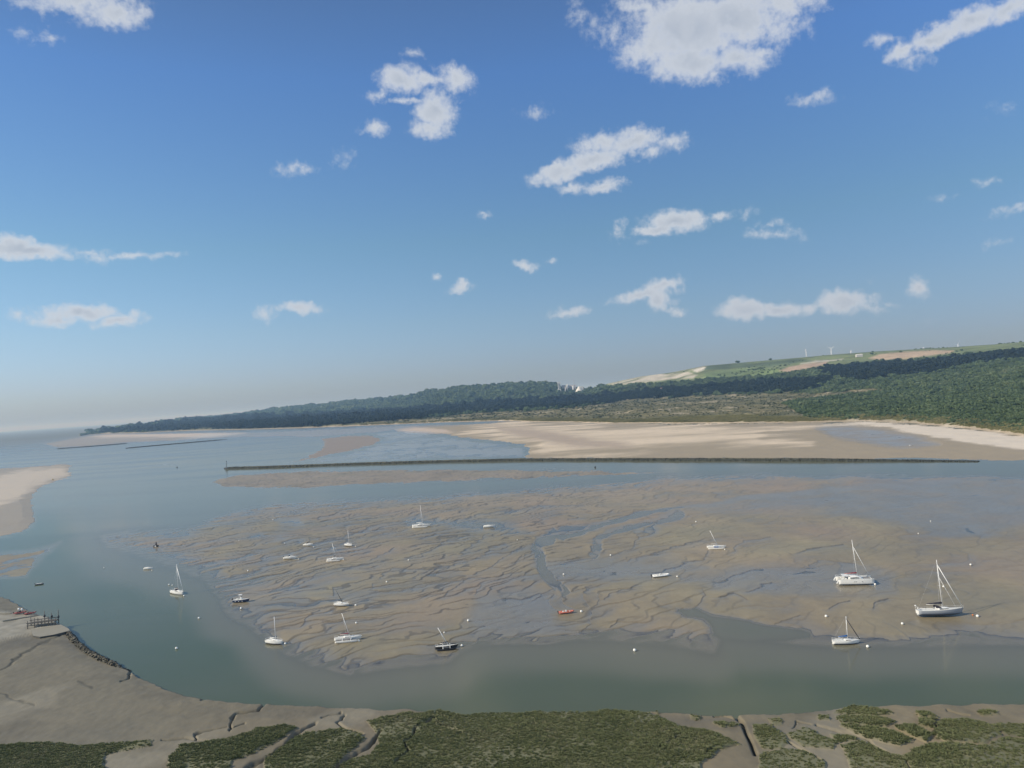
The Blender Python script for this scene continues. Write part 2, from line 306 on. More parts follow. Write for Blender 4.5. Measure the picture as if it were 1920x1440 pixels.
# land behind the beach: (column, distance of the dune foot), from the shore line of the photograph
SHORE = [(-1500,830),(-400,822),(150,818),(165,815),(200,813),(260,812),(340,808),(450,806),(560,803),(660,799),(760,795),(830,792),(955,789),(1000,791),(1150,794),(1300,794),(1480,793),(1620,790),(1700,793),(1800,802),(1920,819),(2100,850),(2600,930)]
def _col(px, py, z=0.0):
    p = at(px, py, z); return p.x / p.y, p.y
_shore = np.array([_col(*q) for q in SHORE if q[0] > 100]); 
# ridge: column on the skyline, skyline row, distance of the ridge, distance where the slope starts
RIDGE = [(165,812,7000,5600),(200,808,7000,5600),(300,795,7700,5000),(400,781.5,12000,5000),(450,776.5,11000,5500),(480,773.5,10000,5500),(540,765.5,9200,5500),(620,757,9000,5500),(700,750,8800,5300),(760,744,7800,4800),(800,736,6700,4500),(850,726.5,6200,4200),(920,722,6000,4000),(1000,718,5700,3900),(1040,720,5600,3800),(1058,729,5500,3800),(1090,731,5300,3700),(1112,729,5000,3600),(1140,719,4600,3400),(1200,706,4500,3200),(1260,698,4400,3000),(1320,686,4200,2800),(1400,679,4100,2600),(1500,670.5,4000,2300),(1560,665,4000,2100),(1640,659,3900,1900),(1760,652.5,3800,1600),(1860,646,3600,1400),(1920,641,3500,1200),(2100,628,3300,1100),(2600,600,3000,1000)]
def _rid():
    o = []
    for px, py, D, S in RIDGE:
        d = ray(px, py); t = d.x / d.y
        o.append((t, CAM_H + d.z / d.y * D, D, S))
    return np.array(o)
_ridge = _rid()
def mudflat_warp(X, Y, px, py):
    s = np.clip(Y, 100, 4000) / 300.0
    a = fbm(X, Y, 45, 3, 5); b = fbm(X, Y, 45, 3, 77); c = fbm(X, Y, 9, 2, 15)
    return px + a * 9 / s ** .5 + c * 2, py + b * 5.5 / s ** .6 + c * 1.2

def lerp3(A, c, w):
    for i in range(3): A[i] = A[i] * (1 - w) + c[i] * w
def terrain(X, Y):
    """height, albedo (3), roughness, marsh cover, land distance for every point"""
    X = np.asarray(X, dtype=np.float64); Y = np.asarray(Y, dtype=np.float64)
    px, py = proj(X, Y, 0.0)
    wx, wy = mudflat_warp(X, Y, px, py)
    t = X / Y
    n_big = fbm(X, Y, 160, 3, 3); n_mid = fbm(X, Y, 30, 3, 9); n_small = fbm(X, Y, 6, 3, 21)
    S = {k: sd_poly(wx, wy, v, 420 if k == 'flats' else 45) for k, v in POLY.items()}
    # --- level of the bed
    L_dummy = 0.0
    sf = S['flats']
    L = np.where(py > 0, -.05 - 1.0 * sst(0, 115, -sf) - .8 * sst(35, 125, -sf + 22 * n_big), L_dummy)
    ch = (1 - sst(930, 1010, py)) * .9; L = L * (1 - ch) + (-.55 + n_mid * .1) * ch
    # shoal water west of the flats, feathered rims
    lev_f = np.clip(-.02 + sf * .006, -.08, .115) + .07 * sst(450, 800, px) * sst(0, 14, sf) + .05 * n_mid + .03 * n_big
    w = sst(-14, 5, sf); L = L * (1 - w) + lev_f * w
    amp = .19 * sst(-22, 8, sf)
    smooth_right = sst(1150, 1500, px)
    amp = amp * (1 - .55 * smooth_right)
    def paint(k, val, wd, am=None, force=1.0):
        nonlocal L, amp
        ww = sst(-wd, wd, S[k]) * force
        L = L * (1 - ww) + val * ww
        if am is not None: amp = amp * (1 - ww) + am * ww
        return ww
    paint('north_bar', np.clip(.0 + S['north_bar'] * .02, -.05, .14), 3, .16)
    w_sheen = paint('sheen', .045 + n_mid * .04, 14, .05, .9)
    paint('pool_w', .02 + n_mid * .05, 12, .12, .8)
    paint('pool_cat', -.03 + n_mid * .07, 8, .10); paint('pool_n', -.02 + .04 * n_mid, 6, .05)
    paint('teal', -.22, 6, .0); paint('teal_deep', -.32 + .2 * n_mid, 11, 0)
    S['slick'] = S['slick'] + 14 * n_mid; S['slick_r'] = S['slick_r'] + 12 * n_mid; S['slick_m'] = S['slick_m'] + 10 * n_mid; S['sheen'] = S['sheen'] + 12 * n_mid
    w_sl = paint('slick', .05 + n_mid * .03, 18, .06)
    w_sl = np.maximum(w_sl, paint('slick_r', .04 + n_mid * .05, 14, .07)); w_sl = np.maximum(w_sl, paint('slick_m', .05 + n_mid * .04, 13, .07))
    w_spit = paint('spit', np.clip(S['spit'] * .05, 0, 1.1), 3, .03)
    paint('mud_left', .015 + n_mid * .06, 6, .05)
    paint('far_spit', .5, 2, .0); w_ff = paint('far_flat', .10 + n_mid * .08, 3, .0); w_bb = paint('brown_bar', .16, 3, .02)
    w_film = paint('film', .0 + n_big * .06 + n_mid * .05, 3, .02)
    paint('shoal', -.02, 3, .0); w_tg = paint('tongue', .4, 2, .0)
    w_be = paint('beach', np.clip(.25 + S['beach'] * .05, .2, 1.6), 3, .0)
    w_bw = paint('beach_wet', .22, 6, .0)
    foot = np.zeros_like(L)
    for pts, hw, dep in CREEKS:
        P = np.array(pts); 
        k = (wx > P[:, 0].min() - 40) & (wx < P[:, 0].max() + 40) & (wy > P[:, 1].min() - 40) & (wy < P[:, 1].max() + 40)
        d, _ = seg_dist(wx[k], wy[k], pts, False)
        half = np.interp(wx[k], np.sort(P[:, 0]), np.array(hw)[np.argsort(P[:, 0])]) if pts[0][0] > pts[-1][0] + 200 or pts[0][0] < pts[-1][0] else np.full(d.shape, 8.0)
        ww = sst(half + 3, half - 2, d) if False else 1 - sst(half - 2.5, half + 2.5, d)
        L[k] = L[k] * (1 - ww) + dep * ww; amp[k] *= (1 - ww)
    # --- megaripple scarps
    gx, gy = X + 9 * fbm(X, Y, 34, 2, 41), Y + 9 * fbm(X, Y, 34, 2, 43)
    dark = np.zeros_like(L); rip = np.zeros_like(L)
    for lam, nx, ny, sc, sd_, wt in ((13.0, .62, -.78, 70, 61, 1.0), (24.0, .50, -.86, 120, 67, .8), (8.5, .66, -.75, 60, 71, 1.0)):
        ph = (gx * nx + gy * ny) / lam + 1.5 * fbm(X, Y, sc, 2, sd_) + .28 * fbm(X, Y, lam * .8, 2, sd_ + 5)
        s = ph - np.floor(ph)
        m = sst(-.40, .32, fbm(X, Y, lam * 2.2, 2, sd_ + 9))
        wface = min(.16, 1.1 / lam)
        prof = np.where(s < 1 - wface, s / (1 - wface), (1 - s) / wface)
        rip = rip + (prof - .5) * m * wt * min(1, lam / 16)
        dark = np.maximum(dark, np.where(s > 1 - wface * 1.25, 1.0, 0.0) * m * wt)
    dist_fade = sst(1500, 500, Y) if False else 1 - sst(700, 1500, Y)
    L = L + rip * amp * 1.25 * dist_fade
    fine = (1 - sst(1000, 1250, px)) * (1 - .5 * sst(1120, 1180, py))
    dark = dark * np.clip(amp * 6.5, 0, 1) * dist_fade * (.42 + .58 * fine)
    for pts in SCARPS:
        P = np.array(pts)
        k = (wx > P[:, 0].min() - 22) & (wx < P[:, 0].max() + 22) & (wy > P[:, 1].min() - 22) & (wy < P[:, 1].max() + 22)
        d, sdv = seg_dist(wx[k] + 2.2 * n_small[k], wy[k] + 1.6 * n_small[k], pts, False)
        fal = np.exp(-d / 7.0)
        L[k] += np.where(sdv < 0, .08, -.045) * fal
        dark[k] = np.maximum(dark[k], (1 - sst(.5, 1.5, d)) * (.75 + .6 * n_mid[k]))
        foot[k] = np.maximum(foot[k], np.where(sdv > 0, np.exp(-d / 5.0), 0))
    L = L + n_small * .02 * (amp > .01)
    # --- colours of the bed
    one = np.ones_like(L)
    A = [one * .262, one * .228, one * .176]
    base_c = (.262, .219, .140)
    v = 1 + .13 * n_big + .14 * n_mid + .07 * n_small
    A = [one * base_c[0], one * base_c[1], one * base_c[2]]
    A = [A[0] * (v + .05 * fbm(X, Y, 55, 2, 131)), A[1] * v, A[2] * (v - .03 * n_mid)]
    rough = one * .42
    far_warm = sst(990, 900, py) if False else 1 - sst(900, 1000, py)
    lerp3(A, (.33, .265, .20), np.clip(far_warm * .75 * (.6 + .5 * n_mid), 0, 1))
    warm = np.clip(fbm(X, Y, 70, 2, 151) * 1.6, 0, 1) * w; lerp3(A, (.31, .235, .17), warm * .5)
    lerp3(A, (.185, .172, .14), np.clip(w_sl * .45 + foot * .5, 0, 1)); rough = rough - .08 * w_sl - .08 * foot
    wetf = np.clip(.8 * w_sl + .7 * foot, 0, 1)
    lerp3(A, (.21, .19, .15), w_sheen * .6); rough = rough * (1 - w_sheen) + .38 * w_sheen; wetf = np.maximum(wetf, w_sheen * .65)
    wetness = np.clip(1.15 - (L + .04 * n_mid) / .15, 0, 1) * w; lerp3(A, (.20, .182, .145), np.clip(wetness * .6, 0, 1) * (L > -.05)); rough = rough - .08 * wetness
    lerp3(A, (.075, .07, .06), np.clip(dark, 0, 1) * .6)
    # beach colours
    st = fbm(X * .5 + Y * .15, Y * 1.0, 90, 4, 171)
    lerp3(A, (.36, .295, .20), w_be); rough = rough * (1 - w_be) + .55 * w_be
    bd = sst(-9, 12, S['beach_dry'] - 2.5 + st * 17) * w_be; bd2 = sst(-2, 2.5, S['beach_dry2'] + st * 2) * np.maximum(w_be, S['beach_dry2'] > -6)
    lerp3(A, (.70, .575, .42), np.clip(bd * (.85 + .35 * st), 0, 1)); 
    lerp3(A, (.40, .315, .235), np.clip(sst(-5, 6, S['beach_brown'] + st * 5) * .8, 0, 1))
    lerp3(A, (.74, .64, .51), np.clip(bd2, 0, 1))
    lerp3(A, (.27, .25, .225), w_bw * .8); rough = rough - .26 * w_bw * np.clip(.7 + n_mid, 0, 1)
    lerp3(A, (.30, .235, .17), w_bb); lerp3(A, (.26, .24, .22), w_ff * .8); rough -= .12 * w_ff
    lerp3(A, (.25, .23, .20), w_film * .8); rough = rough * (1 - w_film) + .2 * w_film
    lerp3(A, (.62, .50, .40), w_tg * .8)
    lerp3(A, (.34, .30, .25), sst(-2, 2, S['far_spit']) * .8); lerp3(A, (.62, .50, .38), sst(-2, 2, S['far_spit']) * sst(823, 816, py + 3 * n_big) if False else sst(-2, 2, S['far_spit']) * (1 - sst(816, 824, py + 3 * n_big)) * sst(130, 200, px))
    lerp3(A, (.36, .30, .215), w_spit); lerp3(A, (.58, .48, .355), sst(-5, 6, S['spit_dry'] + n_mid * 6)); rough = rough * (1 - w_spit) + .4 * w_spit
    wetf = np.maximum(wetf, wetness * .9); wetf = np.maximum(wetf, w_film * .7); wetf = np.maximum(wetf, w_bw * .55); wetf = np.maximum(wetf, w_ff * .5)
    # --- near bank and salt marsh
    sb = sd_poly(wx + 1.5 * n_small, wy + 1.5 * n_small, POLY['bank'], 60)
    wb = sst(-1.0, 2.2, sb)
    zb = 1.0 + .5 * sst(0, 40, sb) + .10 * n_mid
    w_rp = sst(-3, 4, S['ramp']); zb = zb * (1 - w_rp) + 1.98 * w_rp
    marsh = np.zeros_like(L)
    k = py > 1310
    for pts in MARSH:
        q = sd_poly(wx[k] + 3.0 * n_small[k], wy[k] + 2.5 * n_small[k] + 1.5 * n_mid[k], pts, 20)
        marsh[k] = np.maximum(marsh[k], sst(-1.6, 1.6, q))
    zb = zb + .35 * marsh * (1 + .5 * n_mid)
    gul = np.zeros_like(L)
    for pts, hw, dep in GULLIES:
        P = np.array(pts)
        k = (wx > P[:, 0].min() - 22) & (wx < P[:, 0].max() + 22) & (wy > P[:, 1].min() - 22) & (wy < P[:, 1].max() + 22)
        d, _ = seg_dist(wx[k] + 4 * n_small[k] + 3 * n_mid[k], wy[k] + 3 * n_small[k] + 2 * n_mid[k], pts, False)
        hw = hw * .66; g = np.exp(-(d / hw) ** 2); zb[k] -= dep * .85 * g; gul[k] = np.maximum(gul[k], g)
        marsh[k] *= 1 - sst(.25, .6, g)
    # small lobes and slumps along the edge of the bank
    zb = zb + .12 * n_small
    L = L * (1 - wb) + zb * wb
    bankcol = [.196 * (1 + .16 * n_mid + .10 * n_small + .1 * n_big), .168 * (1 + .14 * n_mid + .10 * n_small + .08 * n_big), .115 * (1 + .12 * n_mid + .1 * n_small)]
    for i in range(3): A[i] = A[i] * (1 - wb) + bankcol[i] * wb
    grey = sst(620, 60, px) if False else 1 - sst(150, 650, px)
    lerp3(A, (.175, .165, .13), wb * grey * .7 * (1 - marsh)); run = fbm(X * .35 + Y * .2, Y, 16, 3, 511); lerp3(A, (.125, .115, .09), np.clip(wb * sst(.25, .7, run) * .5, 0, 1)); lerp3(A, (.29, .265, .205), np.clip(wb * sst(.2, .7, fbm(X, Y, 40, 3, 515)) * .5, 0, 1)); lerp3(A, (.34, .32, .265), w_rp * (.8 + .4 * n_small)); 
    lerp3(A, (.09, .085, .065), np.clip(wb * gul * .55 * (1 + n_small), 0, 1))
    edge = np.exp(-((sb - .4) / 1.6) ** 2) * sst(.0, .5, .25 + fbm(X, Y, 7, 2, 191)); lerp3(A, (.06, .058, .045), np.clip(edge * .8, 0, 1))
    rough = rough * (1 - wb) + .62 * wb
    patch = np.clip(fbm(X * .8, Y, 26, 3, 201) * 1.5 + .4, 0, 1)
    lerp3(A, (.115, .125, .062), marsh * .85); lerp3(A, (.19, .185, .115), marsh * sst(.55, .95, patch) * .55)
    # --- land behind the beach
    Dc = np.interp(t, _shore[:, 0], _shore[:, 1], left=1e9)
    e = Y - Dc - 12 * n_mid
    e = np.where(t < _shore[0, 0], -500.0, e)
    Hr = np.interp(t, _ridge[:, 0], _ridge[:, 1]); Dr = np.interp(t, _ridge[:, 0], _ridge[:, 2]); Ds = np.interp(t, _ridge[:, 0], _ridge[:, 3])
    land = sst(-8, 30, e)
    q = np.clip((Y - Ds) / (Dr - Ds), 0, 1.3)
    slope = np.where(q < 1, q ** 1.35 * (1.0), 1.0)
    base = 3 + 5 * sst(0, 80, e) + 6 * sst(200, 1200, e)
    hum = (4.5 * np.abs(fbm(X, Y, 70, 3, 211)) + 2.0 * fbm(X, Y, 22, 2, 215)) * sst(10, 150, e) * (1 - sst(1200, 2500, e))
    hill = fbm(X, Y, 620, 3, 221) * 15 * np.clip(q * 3, 0, 1) * (1 - sst(.75, 1.0, q)) + fbm(X, Y, 180, 2, 227) * 4 * np.clip(q * 4, 0, 1) * (1 - sst(.85, 1.0, q))
    zl = base + hum + (Hr - 14) * slope + hill
    zl = zl - 30 * sst(1.0, 1.3, q) * (Hr > 80)
    endd = np.where(t < _ridge[5, 0], Dr * 1.04, 1e9)          # the headland ends in the sea on the left
    land = land * (1 - sst(endd, endd * 1.02, Y)) * (Y > 300)
    L = L * (1 - land) + np.where(land > 0, zl, 0) * land
    L = np.where((Y > 2500) & (land <= 0) & (w_ff + w_tg < .1) & (S['far_spit'] < 0), np.minimum(L, -.8), L)
    wetf = np.clip(wetf, 0, 1) * (1 - wb) * (1 - land)
    return dict(wet=wetf, z=L, A=A, rough=np.clip(rough, .08, 1), marsh=marsh * wb, land=land, e=e, q=q, wb=wb, dark=dark, amp=amp, n_mid=n_mid, n_big=n_big, n_small=n_small, patch=patch)

# ------------------------------------------------------------------ survey of the land beyond (traced in the photograph, tested at the point's real height)
SCRUB = [[(560,806),(560,800),(620,796),(760,786),(900,773),(1000,769),(1100,761),(1190,748),(1300,742),(1420,738),(1480,735),(1540,737),(1640,727),(1655,733),(1560,745),(1470,756),(1490,768),(1510,780),(1600,787),(1650,794),(1640,800),(1300,800),(1000,797),(955,792),(830,796),(700,800)],
 [(170,818),(175,812),(260,812),(340,808),(380,800),(400,798),(390,808),(450,808),(340,812)]]
DUNEGRASS = [[(960,792),(985,784),(1060,784),(1200,787),(1330,778),(1420,779),(1560,787),(1640,794),(1640,800),(1000,798)]]
FIELDS = [  # outline, colour
 ([(1130,724),(1140,719),(1200,706),(1260,698),(1320,686),(1400,679),(1500,670.5),(1560,665),(1640,659),(1760,652),(1860,645),(1940,639),(1940,655),(1860,660),(1760,668),(1700,675),(1640,676),(1560,686),(1500,694),(1440,702),(1380,706),(1300,712),(1200,722)], (.17,.205,.09)),
 ([(1320,700),(1380,692),(1440,690),(1480,696),(1440,704),(1370,708),(1320,708)], (.16,.215,.085)),
 ([(1280,690),(1350,684),(1420,680),(1500,672),(1520,676),(1440,688),(1380,690),(1340,694)], (.085,.115,.06)),
 ([(1140,720),(1180,711),(1240,700),(1290,697),(1308,703),(1300,709),(1260,711),(1210,717),(1155,722)], (.52,.48,.40)),
 ([(1262,697),(1290,690),(1326,686),(1322,692),(1308,699),(1296,694)], (.58,.55,.48)),
 ([(1240,700),(1262,696),(1270,699),(1250,703)], (.13,.15,.08)),
 ([(1462,695),(1480,688),(1510,682),(1552,677),(1548,683),(1520,690),(1480,698)], (.44,.33,.24)),
 ([(1500,682),(1530,676),(1580,673),(1580,675),(1530,679)], (.60,.57,.50)),
 ([(1628,672),(1650,664),(1690,660),(1750,657),(1790,657),(1780,662),(1740,667),(1690,674),(1650,675)], (.47,.36,.25)),
 ([(1790,657),(1820,654),(1940,648),(1940,655),(1800,664)], (.16,.2,.09)),
]
PINE_CLOUDSHADE = [[(170,812),(300,796),(400,786),(600,776),(760,767),(900,754),(1040,747),(1110,744),(1180,732),(1260,726),(1330,722),(1420,714),(1500,711),(1560,706),(1565,720),(1500,736),(1400,738),(1300,743),(1200,750),(1100,762),(1000,769),(900,773),(760,788),(620,798),(560,806),(400,808),(200,812)],
 [(1560,706),(1520,694),(1560,688),(1640,680),(1700,678),(1780,672),(1860,663),(1990,650),(1990,664),(1900,674),(1820,684),(1740,700),(1660,708),(1600,716)]]  # this hillside belt is a cloud shadow put into the tree colour
BRIGHT = [[(1560,745),(1640,728),(1700,712),(1800,695),(1990,675),(1990,850),(1900,835),(1780,805),(1640,796),(1560,787),(1480,772),(1480,758)]]
def land_cover(X, Y, Z, T=None):
    """tree density, kind (0 pine and cloud-shadow wood, 1 broadleaf, 2 scrub) and floor colour"""
    px, py = proj(X, Y, Z)
    nb = fbm(X, Y, 240, 3, 301); nm = fbm(X, Y, 60, 3, 305)
    wx = px + 4 * nb; wy = py + 2.0 * nm + 1.0 * nb
    mx = lambda L_, mg=30: np.max([sd_poly(wx, wy, p, mg) for p in L_], axis=0)
    scr = sst(-2, 2, mx(SCRUB)); dg = sst(-1.5, 1.5, mx(DUNEGRASS)); dw = sst(-2, 2, mx(PINE_CLOUDSHADE)); br = sst(-5, 5, mx(BRIGHT))
    one = np.ones_like(X); A = [one * .06, one * .085, one * .045]
    lerp3(A, (.03, .045, .032), dw); lerp3(A, (.07, .105, .045), br * .8)  # dark floor under the pines and where the cloud shadow is painted in
    sandy = np.clip(.40 + nm * .55 + .45 * nb + .5 * fbm(X, Y, 17, 2, 309), 0, 1)
    sc = [.10 + .12 * sandy, .105 + .085 * sandy, .055 + .045 * sandy]
    for i in range(3): A[i] = A[i] * (1 - scr) + sc[i] * scr
    bare = scr * sst(.86, 1.0, sandy + .2 * nb); lerp3(A, (.42, .37, .28), bare * .6)
    lerp3(A, (.26, .255, .13), np.clip(dg * (.75 + .5 * nm), 0, 1))
    fld = np.zeros_like(X)
    for p, c in FIELDS:
        f = sst(-.8, .8, sd_poly(px + 1.5 * nb, py + .6 * nm, p, 20)); 
        pale = c[0] > .4
        tex = fbm(X * .6, Y, 140, 3, 331)
        cc = [c[i] * (1 + .18 * nm + .1 * fbm(X, Y, 25, 2, 317) + (.0 if pale else .35) * tex) for i in range(3)]
        if pale and c[1] > .45: f = f * np.clip(.85 + 1.4 * tex, .1, 1)
        for i in range(3): A[i] = A[i] * (1 - f) + cc[i] * f
        fld = np.maximum(fld, f)
    return dict(A=A, scrub=scr, grass=dg, dark=dw, bright=br, field=fld, bare=bare, nb=nb, nm=nm, sandy=sandy)

def full_colour(X, Y):
    T = terrain(X, Y)
    k = T['land'] > 0
    if k.any():
        C = land_cover(X[k], Y[k], T['z'][k])
        w = T['land'][k] * sst(2, 26, T['e'][k] + 6 * T['n_mid'][k])
        sand = (.68, .58, .46)
        lw = T['land'][k]
        for i in range(3):
            a = T['A'][i][k]
            a = a * (1 - lw) + sand[i] * lw
            T['A'][i][k] = a * (1 - w) + C['A'][i] * w
        T['rough'][k] = .85
    return T

def grid_mesh(ts, ys):
    nt, ny = len(ts), len(ys)
    tt, yy = np.meshgrid(ts, ys)
    X = (tt * yy).ravel(); Y = yy.ravel()
    idx = np.arange(nt * ny).reshape(ny, nt)
    q = np.stack([idx[:-1, :-1], idx[:-1, 1:], idx[1:, 1:], idx[1:, :-1]], axis=-1).reshape(-1, 4)
    return X, Y, q
def make_mesh(name, X, Y, Z, quads, smooth=True, attrs=None):
    used = np.zeros(len(X), bool); used[quads.ravel()] = True
    remap = np.cumsum(used) - 1
    X, Y, Z = X[used], Y[used], Z[used]; quads = remap[quads]
    me = bpy.data.meshes.new(name)
    me.vertices.add(len(X)); co = np.stack([X, Y, Z], 1).astype(np.float32); me.vertices.foreach_set('co', co.ravel())
    me.loops.add(quads.size); me.loops.foreach_set('vertex_index', quads.astype(np.int32).ravel())
    me.polygons.add(len(quads)); me.polygons.foreach_set('loop_start', np.arange(0, quads.size, 4, dtype=np.int32))
    me.polygons.foreach_set('loop_total', np.full(len(quads), 4, dtype=np.int32))
    if smooth: me.polygons.foreach_set('use_smooth', np.ones(len(quads), dtype=bool))
    for k, a in (attrs or {}).items():
        if isinstance(a, list):
            at_ = me.attributes.new(k, 'FLOAT_COLOR', 'POINT')
            c = np.ones((len(X), 4), dtype=np.float32)
            for i in range(3): c[:, i] = np.clip(a[i][used], 0, 1)
            at_.data.foreach_set('color', c.ravel())
        else:
            at_ = me.attributes.new(k, 'FLOAT', 'POINT'); at_.data.foreach_set('value', a[used].astype(np.float32))
    me.update(); me.validate()
    return me
def link(name, me, mat=None, parent=None):
    o = bpy.data.objects.new(name, me); COL.objects.link(o)
    if mat is not None: me.materials.append(mat)
    if parent is not None: o.parent = parent
    return o

# ------------------------------------------------------------------ materials of the ground and the water
def new_mat(name):
    m = bpy.data.materials.new(name); m.use_nodes = True; T = m.node_tree; T.nodes.clear()
    return m, T, nd(T, 'ShaderNodeOutputMaterial')
def ground_material():
    m, T, out = new_mat('tidal_sand_and_mud')
    p = nd(T, 'ShaderNodeBsdfPrincipled'); lk(T, p.outputs[0], out.inputs[0])
    a = nd(T, 'ShaderNodeAttribute', attribute_name='albedo'); r = nd(T, 'ShaderNodeAttribute', attribute_name='rough')
    g = nd(T, 'ShaderNodeNewGeometry'); pos = g.outputs['Position']
    mp = nd(T, 'ShaderNodeMapping'); lk(T, pos, mp.inputs[0]); mp.inputs['Scale'].default_value = (1, .55, 1)
    n1 = noise(T, mp.outputs[0], .55, 5, .6); n2 = noise(T, mp.outputs[0], .07, 5, .6)
    v = mth(T, 'MULTIPLY_ADD', n1, .34, .83); v = mth(T, 'MULTIPLY', v, mth(T, 'MULTIPLY_ADD', n2, .34, .83))
    vs = nd(T, 'ShaderNodeVectorMath', operation='SCALE'); lk(T, a.outputs['Color'], vs.inputs[0]); lk(T, v, vs.inputs['Scale'])
    lk(T, vs.outputs[0], p.inputs['Base Color']); 
    lk(T, mth(T, 'MULTIPLY_ADD', n2, .2, mth(T, 'SUBTRACT', r.outputs['Fac'], .1)), p.inputs['Roughness'])
    p.inputs['Specular IOR Level'].default_value = .25
    wt = nd(T, 'ShaderNodeAttribute', attribute_name='wet').outputs['Fac']; lk(T, mth(T, 'MULTIPLY', wt, mrange(T, n2, .3, .65, .08, .40)), p.inputs['Coat Weight']); p.inputs['Coat Roughness'].default_value = .16; p.inputs['Coat IOR'].default_value = 1.33
    b = nd(T, 'ShaderNodeBump'); b.inputs['Strength'].default_value = .5; b.inputs['Distance'].default_value = .12
    lk(T, noise(T, mp.outputs[0], .9, 5, .65), b.inputs['Height']); lk(T, b.outputs[0], p.inputs['Normal'])
    return m
def water_material():
    m, T, out = new_mat('estuary_water')
    dp = nd(T, 'ShaderNodeAttribute', attribute_name='depth').outputs['Fac']
    g = nd(T, 'ShaderNodeNewGeometry'); pos = g.outputs['Position']
    mp = nd(T, 'ShaderNodeMapping'); lk(T, pos, mp.inputs[0]); mp.inputs['Scale'].default_value = (.5, 1, 1)
    ln = nd(T, 'ShaderNodeVectorMath', operation='LENGTH'); lk(T, pos, ln.inputs[0]); dist = ln.outputs['Value']
    opac = mth(T, 'SUBTRACT', 1.0, mth(T, 'EXPONENT', mth(T, 'MULTIPLY', dp, -16.0)))
    big = noise(T, mp.outputs[0], .009, 4, .55)
    deep = mixc(T, mrange(T, big, .35, .7), (.078, .100, .050), (.098, .112, .065))
    col = mixc(T, mrange(T, dp, .45, 1.7), (.140, .142, .095), deep); col = mixc(T, mrange(T, dp, .10, .55), (.150, .146, .100), col); col = mixc(T, mrange(T, dp, .0, .13), (.36, .325, .235), col)
    # long slicks of calmer and rougher water
    sl = nd(T, 'ShaderNodeMapping'); lk(T, pos, sl.inputs[0]); sl.inputs['Scale'].default_value = (.25, 1, 1); sl.inputs['Rotation'].default_value = (0, 0, .25)
    slick = noise(T, sl.outputs[0], .013, 5, .6, dist=.6)
    df = nd(T, 'ShaderNodeBsdfDiffuse'); lk(T, col, df.inputs[0])
    tr = nd(T, 'ShaderNodeBsdfTransparent')
    mx = nd(T, 'ShaderNodeMixShader'); lk(T, opac, mx.inputs[0]); lk(T, tr.outputs[0], mx.inputs[1]); lk(T, df.outputs[0], mx.inputs[2])
    gl = nd(T, 'ShaderNodeBsdfGlossy'); gl.inputs[0].default_value = (.96, .97, 1, 1)
    rg = mth(T, 'ADD', mrange(T, slick, .35, .65, .06, .17), mrange(T, dist, 900, 6000, 0, .30, 'LINEAR'))
    lk(T, rg, gl.inputs['Roughness'])
    b = nd(T, 'ShaderNodeBump'); b.inputs['Strength'].default_value = .35; b.inputs['Distance'].default_value = .05
    lk(T, noise(T, mp.outputs[0], 1.1, 3, .6), b.inputs['Height']); lk(T, b.outputs[0], gl.inputs['Normal'])
    fr = nd(T, 'ShaderNodeFresnel'); fr.inputs[0].default_value = 1.33; lk(T, b.outputs[0], fr.inputs['Normal'])
    fx = nd(T, 'ShaderNodeMixShader'); lk(T, mth(T, 'MULTIPLY', fr.outputs[0], mrange(T, dist, 1200, 7000, .76, .30, 'LINEAR')), fx.inputs[0]); lk(T, mx.outputs[0], fx.inputs[1]); lk(T, gl.outputs[0], fx.inputs[2])
    lk(T, fx.outputs[0], out.inputs[0])
    return m
MAT_GROUND = ground_material(); MAT_WATER = water_material()

def build_ground():
    K = RES
    dt = 1.15 / F_PX / K
    core = np.arange(-.74, .74, dt)
    ts = np.concatenate([np.linspace(-2.2, -.745, 90), core, np.linspace(.745, 2.2, 90)])
    # near rows: even steps on the picture; far rows: even ratio
    inv = np.arange(1 / 118.0, 1 / 1450.0, -0.85 / K / (CAM_H * F_PX))
    y1 = 1 / inv
    r = 1 + .0042 / K
    y2 = [y1[-1]]
    while y2[-1] < 9500: y2.append(y2[-1] * r)
    while y2[-1] < 70000: y2.append(y2[-1] * 1.03)
    ys = np.concatenate([np.linspace(30, 112, 16), y1, np.array(y2[1:])])
    X, Y, Q = grid_mesh(ts, ys)
    T = full_colour(X, Y)
    Z = T['z']
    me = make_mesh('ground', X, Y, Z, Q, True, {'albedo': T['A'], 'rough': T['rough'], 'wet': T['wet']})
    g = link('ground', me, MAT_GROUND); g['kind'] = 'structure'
    dep = np.clip(-Z, 0, 5)
    wet = (Z < .0)
    k = wet[Q].any(axis=1)
    me = make_mesh('water', X, Y, np.zeros_like(Z), Q[k], True, {'depth': dep})
    w = link('water', me, MAT_WATER); w['kind'] = 'structure'
    return g, w
# ------------------------------------------------------------------ generic object materials and builders
_M = {}
def pmat(name, col, rough=.5, metal=0.0, var=.08, scale=3.0, coat=0.0):
    if name in _M: return _M[name]
    m, T, out = new_mat(name)
    p = nd(T, 'ShaderNodeBsdfPrincipled'); lk(T, p.outputs[0], out.inputs[0])
    tc = nd(T, 'ShaderNodeTexCoord'); n = noise(T, tc.outputs['Object'], scale, 4, .6)
    v = mth(T, 'MULTIPLY_ADD', n, var * 2, 1 - var)
    vs = nd(T, 'ShaderNodeVectorMath', operation='SCALE'); vs.inputs[0].default_value = col; lk(T, v, vs.inputs['Scale'])
    lk(T, vs.outputs[0], p.inputs['Base Color']); p.inputs['Roughness'].default_value = rough; p.inputs['Metallic'].default_value = metal
    p.inputs['Coat Weight'].default_value = coat
    _M[name] = m; return m
WHITE = pmat('white_gelcoat', (.80, .80, .77), .35, 0, .06, 1.2)
OFFW = pmat('worn_deck_white', (.66, .66, .62), .6, 0, .10, 2)
